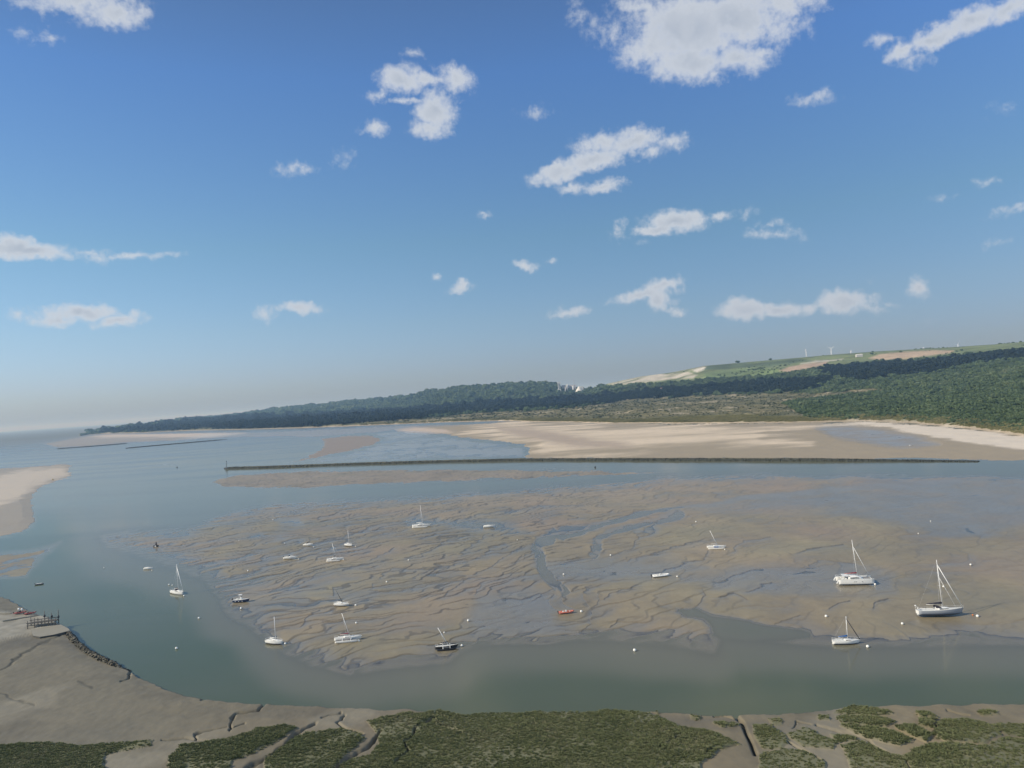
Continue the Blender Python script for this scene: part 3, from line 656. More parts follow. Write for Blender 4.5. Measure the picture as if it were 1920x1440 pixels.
GREYH = pmat('grey_gelcoat', (.30, .33, .37), .35, 0, .06, 1)
NAVY = pmat('navy_gelcoat', (.03, .055, .12), .35)
BLACKP = pmat('black_paint', (.025, .028, .034), .5)
ALU = pmat('spar_aluminium', (.78, .78, .76), .45, .15, .04)
DARKSP = pmat('dark_carbon_spar', (.05, .055, .05), .5)
GLASS = pmat('smoked_window', (.02, .025, .03), .12, 0, .02)
RED = pmat('dark_red_canvas', (.22, .02, .035), .85)
BLUEC = pmat('blue_canvas', (.015, .10, .30), .85)
BLACKC = pmat('black_canvas', (.03, .028, .04), .85)
ORANGE = pmat('orange_red_paint', (.52, .15, .10), .5)
ANTIF = pmat('antifouling', (.10, .11, .13), .8)
NET = pmat('trampoline_net', (.22, .22, .22), .9)
ENGINE = pmat('engine_cowl', (.03, .03, .035), .35)
BUOYW = pmat('buoy_plastic_white', (.86, .85, .80), .45, 0, .1, 4)
BUOYO = pmat('buoy_plastic_orange', (.75, .22, .06), .45)
ROPE = pmat('rope', (.35, .31, .24), .9)
STEELR = pmat('weathered_steel', (.10, .11, .115), .7)
WOODG = pmat('grey_timber', (.14, .13, .115), .85, 0, .25)
CONC = pmat('pale_concrete', (.27, .255, .21), .8, 0, .15, .4)
CONCD = pmat('dark_wet_concrete', (.06, .06, .055), .6, 0, .2, .5)
MAROON = pmat('maroon_rubber', (.22, .05, .055), .6)

class MB:
    def __init__(s): s.v = []; s.f = []
    def add(s, vs, fs):
        b = len(s.v); s.v += [tuple(v) for v in vs]; s.f += [tuple(i + b for i in f) for f in fs]
    def box(s, c, d, taper=(1, 1), shift=(0, 0), rz=0.0):
        x, y, z = d[0] / 2, d[1] / 2, d[2] / 2; tx, ty = taper; P = []
        for sz, kx, ky, ox, oy in ((-z, 1, 1, 0, 0), (z, tx, ty, shift[0], shift[1])):
            for a, b in ((-x, -y), (x, -y), (x, y), (-x, y)):
                X, Y = a * kx + ox, b * ky + oy
                P.append((c[0] + X * math.cos(rz) - Y * math.sin(rz), c[1] + X * math.sin(rz) + Y * math.cos(rz), c[2] + sz))
        s.add(P, [(3, 2, 1, 0), (4, 5, 6, 7), (0, 1, 5, 4), (1, 2, 6, 5), (2, 3, 7, 6), (3, 0, 4, 7)])
    def tube(s, p0, p1, r0, r1=None, n=8):
        r1 = r0 if r1 is None else r1
        p0, p1 = Vector(p0), Vector(p1); d = (p1 - p0).normalized()
        a = d.orthogonal().normalized(); b = d.cross(a); P = []
        for p, r in ((p0, r0), (p1, r1)):
            for i in range(n):
                t = 2 * math.pi * i / n; P.append(p + a * (r * math.cos(t)) + b * (r * math.sin(t)))
        F = [(i, (i + 1) % n, n + (i + 1) % n, n + i) for i in range(n)] + [tuple(range(n))[::-1], tuple(range(n, 2 * n))]
        s.add(P, F)
    def path(s, pts, r, n=8):
        for i in range(len(pts) - 1): s.tube(pts[i], pts[i + 1], r, r, n)
    def loft(s, rings, cap=True, closed=True):
        n = len(rings[0]); P = [p for r in rings for p in r]; F = []
        for k in range(len(rings) - 1):
            for i in range(n if closed else n - 1):
                j = (i + 1) % n; F.append((k * n + i, k * n + j, (k + 1) * n + j, (k + 1) * n + i))
        if cap:
            F.append(tuple(range(n))[::-1]); F.append(tuple((len(rings) - 1) * n + i for i in range(n)))
        s.add(P, F)
    def ball(s, c, r, seg=14, rings=9, sq=1.0):
        R_ = []
        for k in range(1, rings):
            a = math.pi * k / rings
            R_.append([(c[0] + r * math.sin(a) * math.cos(2 * math.pi * i / seg), c[1] + r * math.sin(a) * math.sin(2 * math.pi * i / seg), c[2] - r * sq * math.cos(a)) for i in range(seg)])
        s.loft(R_)
    def build(s, name, mat, parent=None, smooth=False, bevel=0):
        me = bpy.data.meshes.new(name); me.from_pydata(s.v, [], s.f)
        bm = bmesh.new(); bm.from_mesh(me); bmesh.ops.recalc_face_normals(bm, faces=bm.faces); bm.to_mesh(me); bm.free()
        if smooth:
            for p in me.polygons: p.use_smooth = len(p.vertices) <= 4
        o = link(name, me, mat, parent)
        if bevel:
            m = o.modifiers.new('bevel', 'BEVEL'); m.width = bevel; m.segments = 2; m.limit_method = 'ANGLE'
        return o
def empty(name, label, cat, group=None):
    o = bpy.data.objects.new(name, None); COL.objects.link(o); o.empty_display_size = .5
    o['label'] = label; o['category'] = cat
    if group: o['group'] = group
    return o
def tag(o, label, cat, group=None):
    o['label'] = label; o['category'] = cat
    if group: o['group'] = group
    return o
def hull_rings(L, B, free, draft, stern=.7, sheer=.25, full=2.2, n=15, rake=.06):
    """rings from stern to bow; z = 0 is the waterline. returns rings and the deck outline"""
    rings = []; deck = []
    for k in range(n):
        u = k / (n - 1)
        x = -L / 2 + L * u
        if u < .45: b = stern + (1 - stern) * math.sin(u / .45 * math.pi / 2)
        else: b = max(.015, 1 - ((u - .45) / .55) ** full)
        b *= B / 2
        zd = free + sheer * (u ** 2.2) + .05 * (1 - u)
        zk = -draft * (1 - .55 * (1 - u) ** 2 - (u ** 5)) if u < .98 else draft * .1
        xk = x - (rake * L * u ** 4) * 0
        r = []
        prof = ((1.0, 1.0, 1), (.98, .72, 1), (.93, .40, 1), (.80, .12, 1), (.52, -.0, .62), (.22, 0, .9), (0, 0, 1))
        for fb, fz, kz in prof[:4]: r.append((x + rake * L * u ** 4 * fz, b * fb, zk * .15 * (1 - fz) + zd * fz))
        for fb, fz, kz in prof[4:]: r.append((x, b * fb, zk * kz))
        full_r = r + [(p[0], -p[1], p[2]) for p in reversed(r[:-1])]
        rings.append(full_r); deck.append((x + rake * L * u ** 4, b, zd))
    return rings, deck
def add_hull(par, L, B, free, draft, mat, stern=.7, sheer=.25, full=2.2, y=0.0, z=0.0, deckmat=None, rake=.06, name='hull', stripe=None, decky=True):
    rings, deck = hull_rings(L, B, free, draft, stern, sheer, full, rake=rake)
    rings = [[(p[0], p[1] + y, p[2] + z) for p in r] for r in rings]
    m = MB(); m.loft(rings, True, False); h = m.build(name, mat, par, True)
    # the open top is closed by the deck
    d = MB(); R_ = []
    for (x, b, zd) in deck:
        b2 = b * .985
        R_.append([(x, b2 + y, zd + z - .015), (x, b2 * .5 + y, zd + .05 * B / 3 + z), (x, y, zd + .07 * B / 3 + z), (x, -b2 * .5 + y, zd + .05 * B / 3 + z), (x, -b2 + y, zd + z - .015)])
    d.loft(R_, False, False); dk = d.build('deck', deckmat or OFFW, h if not decky else par, True)
    return h, dk, deck
def heel_place(root, px, py, head, heel=0.0, pitch=0.0, floating=False, sink=0.0, lift=.35):
    p = at(px, py, 0.0); T = terrain(np.array([p.x]), np.array([p.y])); z = float(T['z'][0])
    p = at(px, py, max(z, 0.0)) 
    root.location = (p.x, p.y, (0.0 if floating or z < -.25 else z + lift) - sink)
    root.rotation_mode = 'XYZ'
    root.matrix_world = Matrix.Translation(root.location) @ Matrix.Rotation(R(head), 4, 'Z') @ Matrix.Rotation(R(heel), 4, 'X') @ Matrix.Rotation(R(-pitch), 4, 'Y')
def add_mast(root, x, z0, h, r=.10, lean=(0, 0), mat=None, spreaders=True, shrouds=None):
    m = MB(); top = (x + lean[0], lean[1], z0 + h); m.tube((x, 0, z0), top, r, r * .75, 10)
    o = m.build('mast', mat or ALU, root, True)
    if spreaders:
        for f in (.45, .72)[: 2 if h > 10 else 1]:
            s = MB(); c = Vector((x, 0, z0)).lerp(Vector(top), f)
            s.tube(c + Vector((-.1, -.09 * h * .5, .05)), c + Vector((-.1, .09 * h * .5, .05)), .03)
            s.build('spreader', mat or ALU, o)
    return top, o
def add_stay(root, p0, p1, r=.035, mat=None, name='stay'):
    m = MB(); m.tube(p0, p1, r, r, 6); return m.build(name, mat or ALU, root, True)
def add_boom(root, x, z, L, mat_cover=None, r=.12, droop=.1):
    m = MB(); m.tube((x - .1, 0, z), (x - L, 0, z - droop), .07, .06, 8); b = m.build('boom', ALU, root, True)
    if mat_cover:
        c = MB(); R_ = []
        for i in range(9):
            u = i / 8; rr = r * (1.35 - .75 * u) * (1 + .08 * math.sin(i * 2.3)); xx = x - .05 - (L - .1) * u; zz = z + .12 * (1 - u) + r * .9 - droop * u
            R_.append([(xx, rr * .65 * math.cos(a), zz + rr * 1.25 * math.sin(a)) for a in [2 * math.pi * k / 10 for k in range(10)]])
        c.loft(R_); c.build('sail_cover', mat_cover, b, True)
    return b
def add_cabin(root, x0, x1, w0, w1, z, h, mat=None, win=True, name='cabin'):
    m = MB(); R_ = []
    for i in range(7):
        u = i / 6; x = x0 + (x1 - x0) * u; w = (w0 + (w1 - w0) * u) / 2
        hh = h * (1.0 if u < .55 else 1 - .85 * ((u - .55) / .45) ** 1.5)
        R_.append([(x, -w, z - .05), (x, -w * .93, z + hh * .75), (x, -w * .6, z + hh), (x, 0, z + hh * 1.05), (x, w * .6, z + hh), (x, w * .93, z + hh * .75), (x, w, z - .05)])
    m.loft(R_); c = m.build(name, mat or WHITE, root, True)
    if win:
        for s in (-1, 1):
            g = MB(); P = []
            for i in range(5):
                u = .12 + .62 * i / 4; x = x0 + (x1 - x0) * u; w = (w0 + (w1 - w0) * u) / 2
                hh = h * (1.0 if u < .55 else 1 - .85 * ((u - .55) / .45) ** 1.5)
                P.append([(x, s * (w * .985 + .008), z + hh * .25), (x, s * (w * .945 + .008), z + hh * .62), (x, s * (w * .945 - .03), z + hh * .62), (x, s * (w * .985 - .03), z + hh * .25)])
            g.loft(P); g.build('window', GLASS, c)
    return c
def add_rail(root, deck, h=.55, step=2, inset=.06, name='guard_rail', u0=0, u1=99):
    for s in (-1, 1):
        m = MB(); pts = [(x, s * max(0, b - inset), zd + h) for i, (x, b, zd) in enumerate(deck) if u0 <= i <= u1]
        m.path(pts, .018, 5)
        for (x, b, zd) in deck[u0:u1 + 1:step]: m.tube((x, s * max(0, b - inset), zd), (x, s * max(0, b - inset), zd + h), .016, .016, 5)
        m.build(name, ALU, root)
def add_outboard(root, x, z, s=1.0, y=0.0):
    m = MB(); m.box((x - .22 * s, y, z + .28 * s), (.5 * s, .36 * s, .5 * s), (.75, .8), (-.05, 0)); m.box((x - .2 * s, y, z - .25 * s), (.2 * s, .14 * s, .75 * s))
    return m.build('outboard_engine', ENGINE, root, bevel=.03)

# ------------------------------------------------------------------ boats
BOATS_AGROUND = 'boats moored in the drying estuary'
def monohull(name, label, L, px, py, head, heel, mast_h, hullmat=WHITE, cover=None, floating=False, genoa=None, mastmat=None, boomz=1.1, sprayhood=False, cover_r=.14, stays=True, windows=True, rail=True, lift=.4, mast_x=.08, lean=(0, 0), extra=None, beam=.33, tall=1.0):
    B = L * beam; root = empty(name, label, 'sailboat', BOATS_AGROUND)
    free = .10 * L * tall; h, dk, deck = add_hull(root, L, B, free, .055 * L, hullmat, .78, .035 * L, 2.1)
    w = MB()                                                      # dark bottom band
    rings, _ = hull_rings(L * .992, B * 1.006, .10, .055 * L + .01, .78, .0, 2.1)
    w.loft([[p for p in r] for r in rings], True, False); w.build('bottom_paint', ANTIF, h, True)
    c = add_cabin(root, -.06 * L, .30 * L, B * .60, B * .30, free + .05, .055 * L, WHITE, windows)
    ck = MB(); ck.box((-.25 * L, 0, free + .12), (.30 * L, B * .50, .10), (.95, .9)); ck.build('cockpit', OFFW, root, bevel=.03)
    for s in (-1, 1):
        co = MB(); co.box((-.25 * L, s * B * .30, free + .17), (.32 * L, .16, .26), (1, .7)); co.build('coaming', WHITE, root, bevel=.03)
    zt = free + .05 + .058 * L
    top, mast = add_mast(root, mast_x * L, zt - .1, mast_h, .075 + .003 * L, lean, mastmat, True)
    bow = (L * .5 + .04 * L, 0, free + .035 * L); st = (-L * .49, 0, free + .1)
    if stays:
        add_stay(root, Vector(top).lerp(Vector((mast_x * L, 0, zt)), .10), bow, .11 if genoa is not None else .022, genoa or ALU, 'furled_headsail' if genoa is not None else 'forestay')
        add_stay(root, top, st, .007, ALU, 'backstay')
        for s in (-1, 1): add_stay(root, Vector((mast_x * L, 0, zt)).lerp(Vector(top), .96), (mast_x * L - .2, s * B * .47, free + .1), .014, ALU, 'shroud')
    add_boom(root, mast_x * L, zt + boomz * .6, L * .36, cover, cover_r)
    if sprayhood:
        m = MB(); R_ = []
        for i in range(5):
            u = i / 4; R_.append([(-.10 * L + .13 * L * u, B * .28 * math.cos(a), zt - .15 + (.75 - .55 * u * u) * math.sin(a)) for a in [math.pi * k / 8 for k in range(9)]])
        m.loft(R_, False, False); o = m.build('sprayhood', BLACKC, root, True)
    if rail: add_rail(root, deck, .5)
    r_ = MB(); r_.box((-L * .5 - .06, 0, .25), (.08, .5, .9), (1, .8)); r_ = r_.build('rudder', WHITE, root)
    if L < 10:
        q_ = MB(); q_.tube((-L * .5 - .06, 0, free + .2), (-L * .36, 0, free + .5), .03); q_.build('tiller', WOODG, r_)
    if extra: extra(root, L, B, free, zt)
    heel_place(root, px, py, head, heel, 0, floating, 0, lift)
    return root
def multihull(name, label, cat, L, W, px, py, head, mast_h, tri=True, hullmat=WHITE, cover=None, lean=(0, 0), mastmat=None, lift=.35, heel=0.0, floatL=.86, netmat=None, beammat=None, cabin=True, genoa=None, mast_x=.08, headstay=True, main=WHITE):
    root = empty(name, label, cat, BOATS_AGROUND)
    if tri:
        B = L * .20; free = .095 * L
        h, dk, deck = add_hull(root, L, B, free, .04 * L, main, .72, .03 * L, 2.0)
        for s in (-1, 1):
            f, fd, _ = add_hull(root, L * floatL, L * .075, free * .50, .03 * L, hullmat, .45, .02 * L, 2.4, y=s * W / 2, z=.0, name='float_hull', deckmat=hullmat, decky=False)
        xb = (.17 * L, -.15 * L); zc = free * .95
        for x in xb:
            m = MB()
            for s in (-1, 1): m.loft([[(x + .11 * math.cos(a), s * yy, zz + .06 * math.sin(a)) for a in [2 * math.pi * k / 8 for k in range(8)]] for yy, zz in ((0, zc), (W * .25, zc + .06), (W * .42, zc - .02), (W * .5, free * .48))])
            m.build('crossbeam', beammat or hullmat, root, True)
        for s in (-1, 1):
            n_ = MB(); n_.box((.01 * L, s * (B / 2 + (W / 2 - B / 2) / 2), zc - .04), (.30 * L, W / 2 - B * .6, .03)); n_.build('trampoline', netmat or NET, root)
        if cabin: add_cabin(root, -.14 * L, .26 * L, B * .78, B * .35, free, .05 * L)
        ck = MB(); ck.box((-.29 * L, 0, free + .12), (.26 * L, B * .6, .14), (.95, .85)); ck.build('cockpit', OFFW, root, bevel=.03)
        zt = free + .055 * L; zbow = free + .03 * L
        r_ = MB(); r_.box((-L * .5 - .1, 0, .35), (.1, .28, 1.1), (1, .8)); r_.build('rudder', hullmat, root)
        for s in (-1, 1):
            pp = MB(); pp.path([(-.38 * L, s * B * .38, free), (-.38 * L, s * B * .38, free + .6), (-.5 * L, s * B * .3, free + .6), (-.5 * L, s * B * .3, free)], .022, 5); pp.build('pushpit_rail', ALU, root)
    else:
        free = .125 * L; B = W * .22
        for s in (-1, 1):
            h, fd, deck = add_hull(root, L, B, free, .045 * L, hullmat, .72, .02 * L, 2.8, y=s * (W / 2 - B / 2), rake=.01, deckmat=OFFW, decky=False)
            for kx in (-.06, -.015, .16):
                g = MB(); g.box((kx * L, s * (W / 2 + .006), free * .62), (.35, .03, .12)); g.build('port_window', GLASS, h)
            w = MB(); rings, _ = hull_rings(L * .99, B * 1.01, .08, .045 * L + .01, .72, 0, 2.8, rake=0.0)
            w.loft([[(p[0], p[1] + s * (W / 2 - B / 2), p[2]) for p in r] for r in rings], True, False); w.build('bottom_paint', ANTIF, h, True)
            stp = MB()
            for q in range(3): stp.box((-L * .5 - .12 - q * .22, s * (W / 2 - B / 2), free * (.75 - .24 * q)), (.26, B * .62, free * .24))
            stp.build('stern_steps', WHITE, h)
        b = MB(); b.box((-.08 * L, 0, free - .14), (.62 * L, W - B * 1.1, .28)); b.build('bridge_deck', WHITE, root, bevel=.05)
        n_ = MB(); n_.box((.34 * L, 0, free - .1), (.22 * L, W - B * 1.5, .03)); n_.build('trampoline', NET, root)
        cb = MB(); cb.tube((.45 * L, -W / 2 + B / 2, free), (.45 * L, W / 2 - B / 2, free), .10); cb.build('crossbeam', ALU, root, True)
        c = add_cabin(root, -.20 * L, .22 * L, W * .62, W * .40, free, .085 * L, WHITE, True)
        bi = MB(); bi.box((-.27 * L, 0, free + .095 * L), (.18 * L, W * .60, .09)); 
        for s in (-1, 1):
            for xx in (-.35, -.20): bi.tube((xx * L, s * W * .27, free), (xx * L, s * W * .27, free + .095 * L), .04)
        bi.build('cockpit_roof', WHITE, root, bevel=.03)
        ck = MB(); ck.box((-.32 * L, 0, free + .2), (.16 * L, W * .5, .4), (.95, .9)); ck.build('cockpit', OFFW, root, bevel=.03)
        dv = MB()
        for s in (-1, 1): dv.path([(-.40 * L, s * W * .22, free), (-.46 * L, s * W * .22, free + .9), (-.53 * L, s * W * .22, free + 1.0)], .05)
        dv.tube((-.53 * L, -W * .22, free + 1.0), (-.53 * L, W * .22, free + 1.0), .05); dv.build('davit', ALU, root)
        zt = free + .09 * L; zbow = free
        for s in (-1, 1):
            rl = MB(); yy = s * (W / 2 - .12); pts = [(x * L, yy, free + .62) for x in (-.42, -.2, 0, .2, .4, .47)]; rl.path(pts, .018, 5)
            for q in pts: rl.tube((q[0], q[1], free), q, .016, .016, 5)
            rl.build('guard_rail', ALU, root)
    top, mast = add_mast(root, mast_x * L, zt - .08, mast_h, .08 + .0025 * L, lean, mastmat, mast_h > 8)
    if headstay:
        add_stay(root, Vector(top).lerp(Vector((mast_x * L, 0, zt)), .18), (.45 * L if not tri else .50 * L, 0, zbow), .085 if genoa is not None else .02, genoa or ALU, 'furled_headsail' if genoa is not None else 'forestay')
    for s in (-1, 1): add_stay(root, Vector((mast_x * L, 0, zt)).lerp(Vector(top), .85), (mast_x * L - .4, s * W * .46, free * .9), .014, ALU, 'shroud')
    add_boom(root, mast_x * L, zt + .55, L * .36, cover, .16 if not tri else .12)
    heel_place(root, px, py, head, heel, 0, False, 0, lift)
    return root
def motorboat(name, label, L, px, py, head, hullmat=WHITE, kind='cuddy', floating=False, heel=0, lift=.15, covermat=None, beam=.38):
    root = empty(name, label, 'motorboat', BOATS_AGROUND); B = L * beam; free = .13 * L
    h, dk, deck = add_hull(root, L, B, free, .05 * L, hullmat, .88, .05 * L, 2.4)
    if kind == 'cuddy':
        add_cabin(root, -.02 * L, .36 * L, B * .62, B * .3, free + .03, .07 * L)
        w = MB(); w.loft([[(-.02 * L, s * B * .30, free + .07 * L), (-.08 * L, s * B * .30, free + .07 * L + .45)] for s in (-1, -.4, .4, 1)], False, False); w.build('windscreen', GLASS, root)
        s_ = MB(); s_.box((-.28 * L, 0, free + .10), (.26 * L, B * .66, .22), (.9, .9)); s_.build('bench_seat', OFFW, root, bevel=.03)
        add_outboard(root, -.5 * L, free, .9)
    elif kind == 'console':
        c = MB(); c.box((.0, 0, free + .45), (.16 * L, B * .34, .9), (.75, .85), (.06, 0)); c.build('steering_console', WHITE, root, bevel=.04)
        w = MB(); w.box((.06 * L, 0, free + 1.05), (.05, B * .34, .4), (1, .8)); w.build('windscreen', GLASS, root)
        t = MB(); t.box((-.02 * L, 0, free + 1.95), (.24 * L, B * .5, .08), (.92, .9))
        t.build('t_top', WHITE, root, bevel=.02)
        p = MB()
        for sx in (-.08, .06):
            for s in (-1, 1): p.tube((sx * L, s * B * .17, free), (sx * L, s * B * .2, free + 1.92), .03)
        p.build('roof_post', ALU, root)
        s_ = MB(); s_.box((-.22 * L, 0, free + .25), (.12 * L, B * .45, .5), (.9, .9)); s_.build('bench_seat', OFFW, root, bevel=.04)
        add_outboard(root, -.5 * L, free, 1.2)
        b = MB()
        for i in (3, 6, 9):
            b.ball((deck[i][0], -deck[i][1] - .12, free * .45), .16)
        b.build('fender', WHITE, h, True)
    elif kind == 'covered':
        m = MB(); R_ = []
        for i in range(9):
            u = i / 8; k = int(u * (len(deck) - 1)); x, b, zd = deck[k]
            R_.append([(x, b * .96 * math.cos(a), zd + (.42 * math.sin(math.pi * min(1, u * 1.1 + .08)) + .03) * math.sin(a)) for a in [math.pi * q / 8 for q in range(9)]])
        m.loft(R_, False, False); m.build('canvas_cover', covermat or OFFW, root, True); add_outboard(root, -.5 * L, free, .8)
    elif kind == 'open':
        s_ = MB()
        for x in (-.25, .05): s_.box((x * L, 0, free + .06), (.28, B * .8, .06))
        s_.build('thwart', OFFW, root); 
        add_outboard(root, -.5 * L, free, .8)
    heel_place(root, px, py, head, heel, 0, floating, 0, lift)
    return root
def rib(name, label, L, px, py, head, tube_mat, inner=OFFW, console=True, group=BOATS_AGROUND, lift=.1, red=False, heel=0, place=True):
    root = empty(name, label, 'inflatable boat', group); B = L * .40; r = L * .042
    t = MB(); pts = [(-.5 * L, -B / 2 + r, .42), (-.2 * L, -B / 2 + r, .42), (.15 * L, -B / 2 + r * 1.1, .44), (.34 * L, -B * .30, .50), (.45 * L, -B * .12, .58), (.48 * L, 0, .60)]
    pts = pts + [(p[0], -p[1], p[2]) for p in reversed(pts[:-1])]
    R_ = []
    for i, p in enumerate(pts):
        a = Vector(pts[max(0, i - 1)]); b = Vector(pts[min(len(pts) - 1, i + 1)]); d = (b - a).normalized(); n = d.cross(Vector((0, 0, 1))).normalized(); u = n.cross(d)
        rr = r * (.55 if i in (0, len(pts) - 1) else 1)
        R_.append([Vector(p) + n * rr * math.cos(q) + u * rr * math.sin(q) for q in [2 * math.pi * k / 10 for k in range(10)]])
    t.loft(R_); t.build('inflatable_tube', tube_mat, root, True)
    h = MB(); HR = []
    for i in range(7):
        u = i / 6; x = -.48 * L + .90 * L * u; b = (B / 2 - r) * (1 if u < .5 else 1 - ((u - .5) / .5) ** 2.2 * .93)
        HR.append([(x, b, .42), (x, b * .8, .18 + .25 * u ** 3), (x, 0, -.05 + .45 * u ** 3), (x, -b * .8, .18 + .25 * u ** 3), (x, -b, .42), (x, 0, .30)])
    h.loft(HR); h.build('hull', WHITE if not red else tube_mat, root, True)
    if console:
        c = MB(); c.box((-.02 * L, 0, .68), (.15 * L, B * .32, .75), (.7, .85), (.05, 0)); c.build('steering_console', inner, root, bevel=.04)
        w = MB(); w.box((.035 * L, 0, 1.12), (.04, B * .28, .26), (1, .8)); w.build('windscreen', GLASS, root)
    s_ = MB(); s_.box((-.20 * L, 0, .55), (.12 * L, B * .34, .45), (.9, .9)); 
    s_.box((.22 * L, 0, .5), (.10 * L, B * .3, .3), (.9, .9)); s_.build('seat', inner, root, bevel=.04)
    add_outboard(root, -.5 * L, .45, L / 6.0)
    if place: heel_place(root, px, py, head, heel, 0, False, 0, lift)
    return root
def gz(x, y): return float(terrain(np.array([x]), np.array([y]))['z'][0])
build_ground()

# ------------------------------------------------------------------ sailing boats, left to right over the flats
def stern_gear(root, L, B, free, zt):
    m = MB(); m.path([(-.49 * L, -B * .36, free), (-.50 * L, -B * .36, free + 1.0), (-.50 * L, B * .36, free + 1.0), (-.49 * L, B * .36, free)], .03, 6); m.build('pushpit_rail', ALU, root)
    d = MB(); d.ball((-.50 * L, B * .30, free + 1.15), .28, sq=.6); d.build('lifebuoy', WHITE, root, True)
    d = MB(); d.box((-.51 * L, -B * .2, free + .75), (.14, .5, .35)); d.build('liferaft', WHITE, root)
    add_stay(root, (.065 * L, 0, zt + 9.0), (.40 * L, 0, free + .3), .05, ALU, 'inner_forestay')
    t = MB(); t.box((-L * .5 - .035, 0, free * .55), (.05, B * .62, free * .9), (1, 1.05)); t.build('transom', WHITE, root, bevel=.02)
    w = MB(); w.tube((-.30 * L, 0, free + .1), (-.30 * L, 0, free + .9), .05); 
    R_ = [[(-.31 * L + .02 * k, .42 * math.cos(a), free + .95 + .42 * math.sin(a)) for a in [2 * math.pi * i / 16 for i in range(16)]] for k in (0, 1)]
    w.loft(R_, False); w.build('steering_wheel', STEELR, root)
def tiller(root, L, B, free, zt):
    m = MB(); m.path([(-.46 * L, -B * .33, free), (-.47 * L, -B * .33, free + .6), (-.49 * L, B * .33, free + .6), (-.46 * L, B * .33, free)], .025, 6); m.build('pushpit_rail', ALU, root)
multihull('sailing_catamaran', 'large white catamaran with a dark red boom cover aground on the right flats', 'catamaran', 11.8, 6.2, 1603, 1094, -11, 12.6, False, WHITE, RED, (-.9, 0), lift=.45, genoa=ALU)
monohull('sailing_yacht', 'big grey-hulled sailing yacht with black boom cover, rightmost boat on the flats', 12.4, 1762, 1155, -8, -5, 14.0, GREYH, BLACKC, False, ALU, None, 1.5, True, .2, extra=stern_gear, lift=.75, lean=(-.2, 0), tall=.95)
monohull('small_sailboat', 'small white sailboat with a bright blue boom cover at the water edge, lower right', 6.9, 1586, 1207, -8, 0, 6.3, WHITE, BLUEC, False, BLACKP, None, .9, False, .16, extra=tiller, lift=.25, beam=.36, tall=1.1)
monohull('small_sailboat', 'white sailboat with one bare upright mast at the lower left of the flats', 6.6, 515, 1207, -28, 2, 7.6, WHITE, None, False, None, None, .9, False, lean=(.3, 0), stays=False, extra=tiller, lift=.3, beam=.37, tall=1.2)
monohull('small_sailboat', 'white sailboat with a dark raked mast beside a wet pool of the flats', 6.1, 641, 1136, -22, 5, 5.2, WHITE, BLACKC, False, None, DARKSP, .7, False, .10, stays=False, lean=(-2.4, -.2), extra=tiller, lift=.25, beam=.38, tall=1.1)
monohull('small_sailboat', 'little white sailboat with thin mast on the ridged flats, farthest of the single-hulled sailboats', 5.9, 654, 1024, -42, 2, 7.6, WHITE, None, False, None, None, .8, False, stays=False, extra=tiller, lift=.3, beam=.38, tall=1.15)
monohull('cruising_sailboat', 'white cruising sailboat with tall mast and forestay afloat in the left channel', 8.8, 333, 1113, -38, 0, 11.2, WHITE, BLACKC, True, ALU, None, 1.1, True, .13, extra=tiller, lift=0, tall=1.15)
multihull('trimaran', 'white trimaran with a white furled sail on its boom, farthest multihull on the flats', 'trimaran', 10.8, 7.6, 790, 988, -8, 11.2, True, WHITE, OFFW, (-.7, 0), lift=.4, headstay=False)
multihull('trimaran', 'white trimaran with thin leaning mast and dark boom on the ridges left of centre', 'trimaran', 7.8, 5.6, 628, 1051, -5, 7.2, True, WHITE, BLACKC, (-1.5, 0), lift=.3)
multihull('trimaran', 'white trimaran with a small red cover at its mast foot lying near the green channel', 'trimaran', 8.3, 5.2, 652, 1201, 2, 7.4, True, WHITE, RED, (-2.0, 0), lift=.3, headstay=False)
multihull('trimaran', 'small white trimaran with blue netting and tilted mast above the white inflatable', 'trimaran', 7.9, 5.4, 1343, 1028, -16, 6.6, True, WHITE, None, (-2.9, 0), lift=.3, netmat=BLUEC, headstay=False)
multihull('dark_trimaran', 'dark weathered trimaran with pale crossbeams at the edge of the green channel', 'trimaran', 6.6, 4.4, 837, 1216, 6, 5.3, True, BLACKP, BLACKC, (-2.7, 0), lift=.25, beammat=OFFW, cabin=False, main=BLACKP, netmat=pmat('dark_net', (.05, .055, .06), .9), headstay=False)
motorboat('motorboat', 'blue-hulled motorboat with a white hard top over its console, by the left channel', 6.3, 452, 1129, -2, NAVY, 'console', False, lift=.25)
motorboat('motorboat', 'white motorboat with low cabin, leftmost boat on the ridged flats', 6.4, 544, 1048, -5, WHITE, 'cuddy', lift=.2)
motorboat('motorboat', 'small white motorboat with dark fittings beside the farthest sailboat', 5.6, 578, 1023, -20, WHITE, 'cuddy', lift=.15)
motorboat('covered_motorboat', 'white motorboat under a pale canvas cover beside the shallow pool, upper flats', 6.4, 917, 989, -4, WHITE, 'covered', lift=.2)
motorboat('motorboat', 'small white open motorboat floating alone in the left channel', 4.4, 278, 1067, -2, WHITE, 'covered', True, lift=0)
motorboat('dinghy', 'small dark dinghy floating near the slipway on the far left', 3.4, 74, 1096, 16, NAVY, 'open', True, lift=0)
rib('inflatable_boat', 'white rigid inflatable boat with outboard lying in the middle of the right flats', 6.8, 1239, 1081, 4, WHITE)
rib('red_inflatable_boat', 'orange-red inflatable boat with pale seats aground in the centre of the flats', 5.2, 1062, 1150, 3, ORANGE, OFFW, True, red=True)
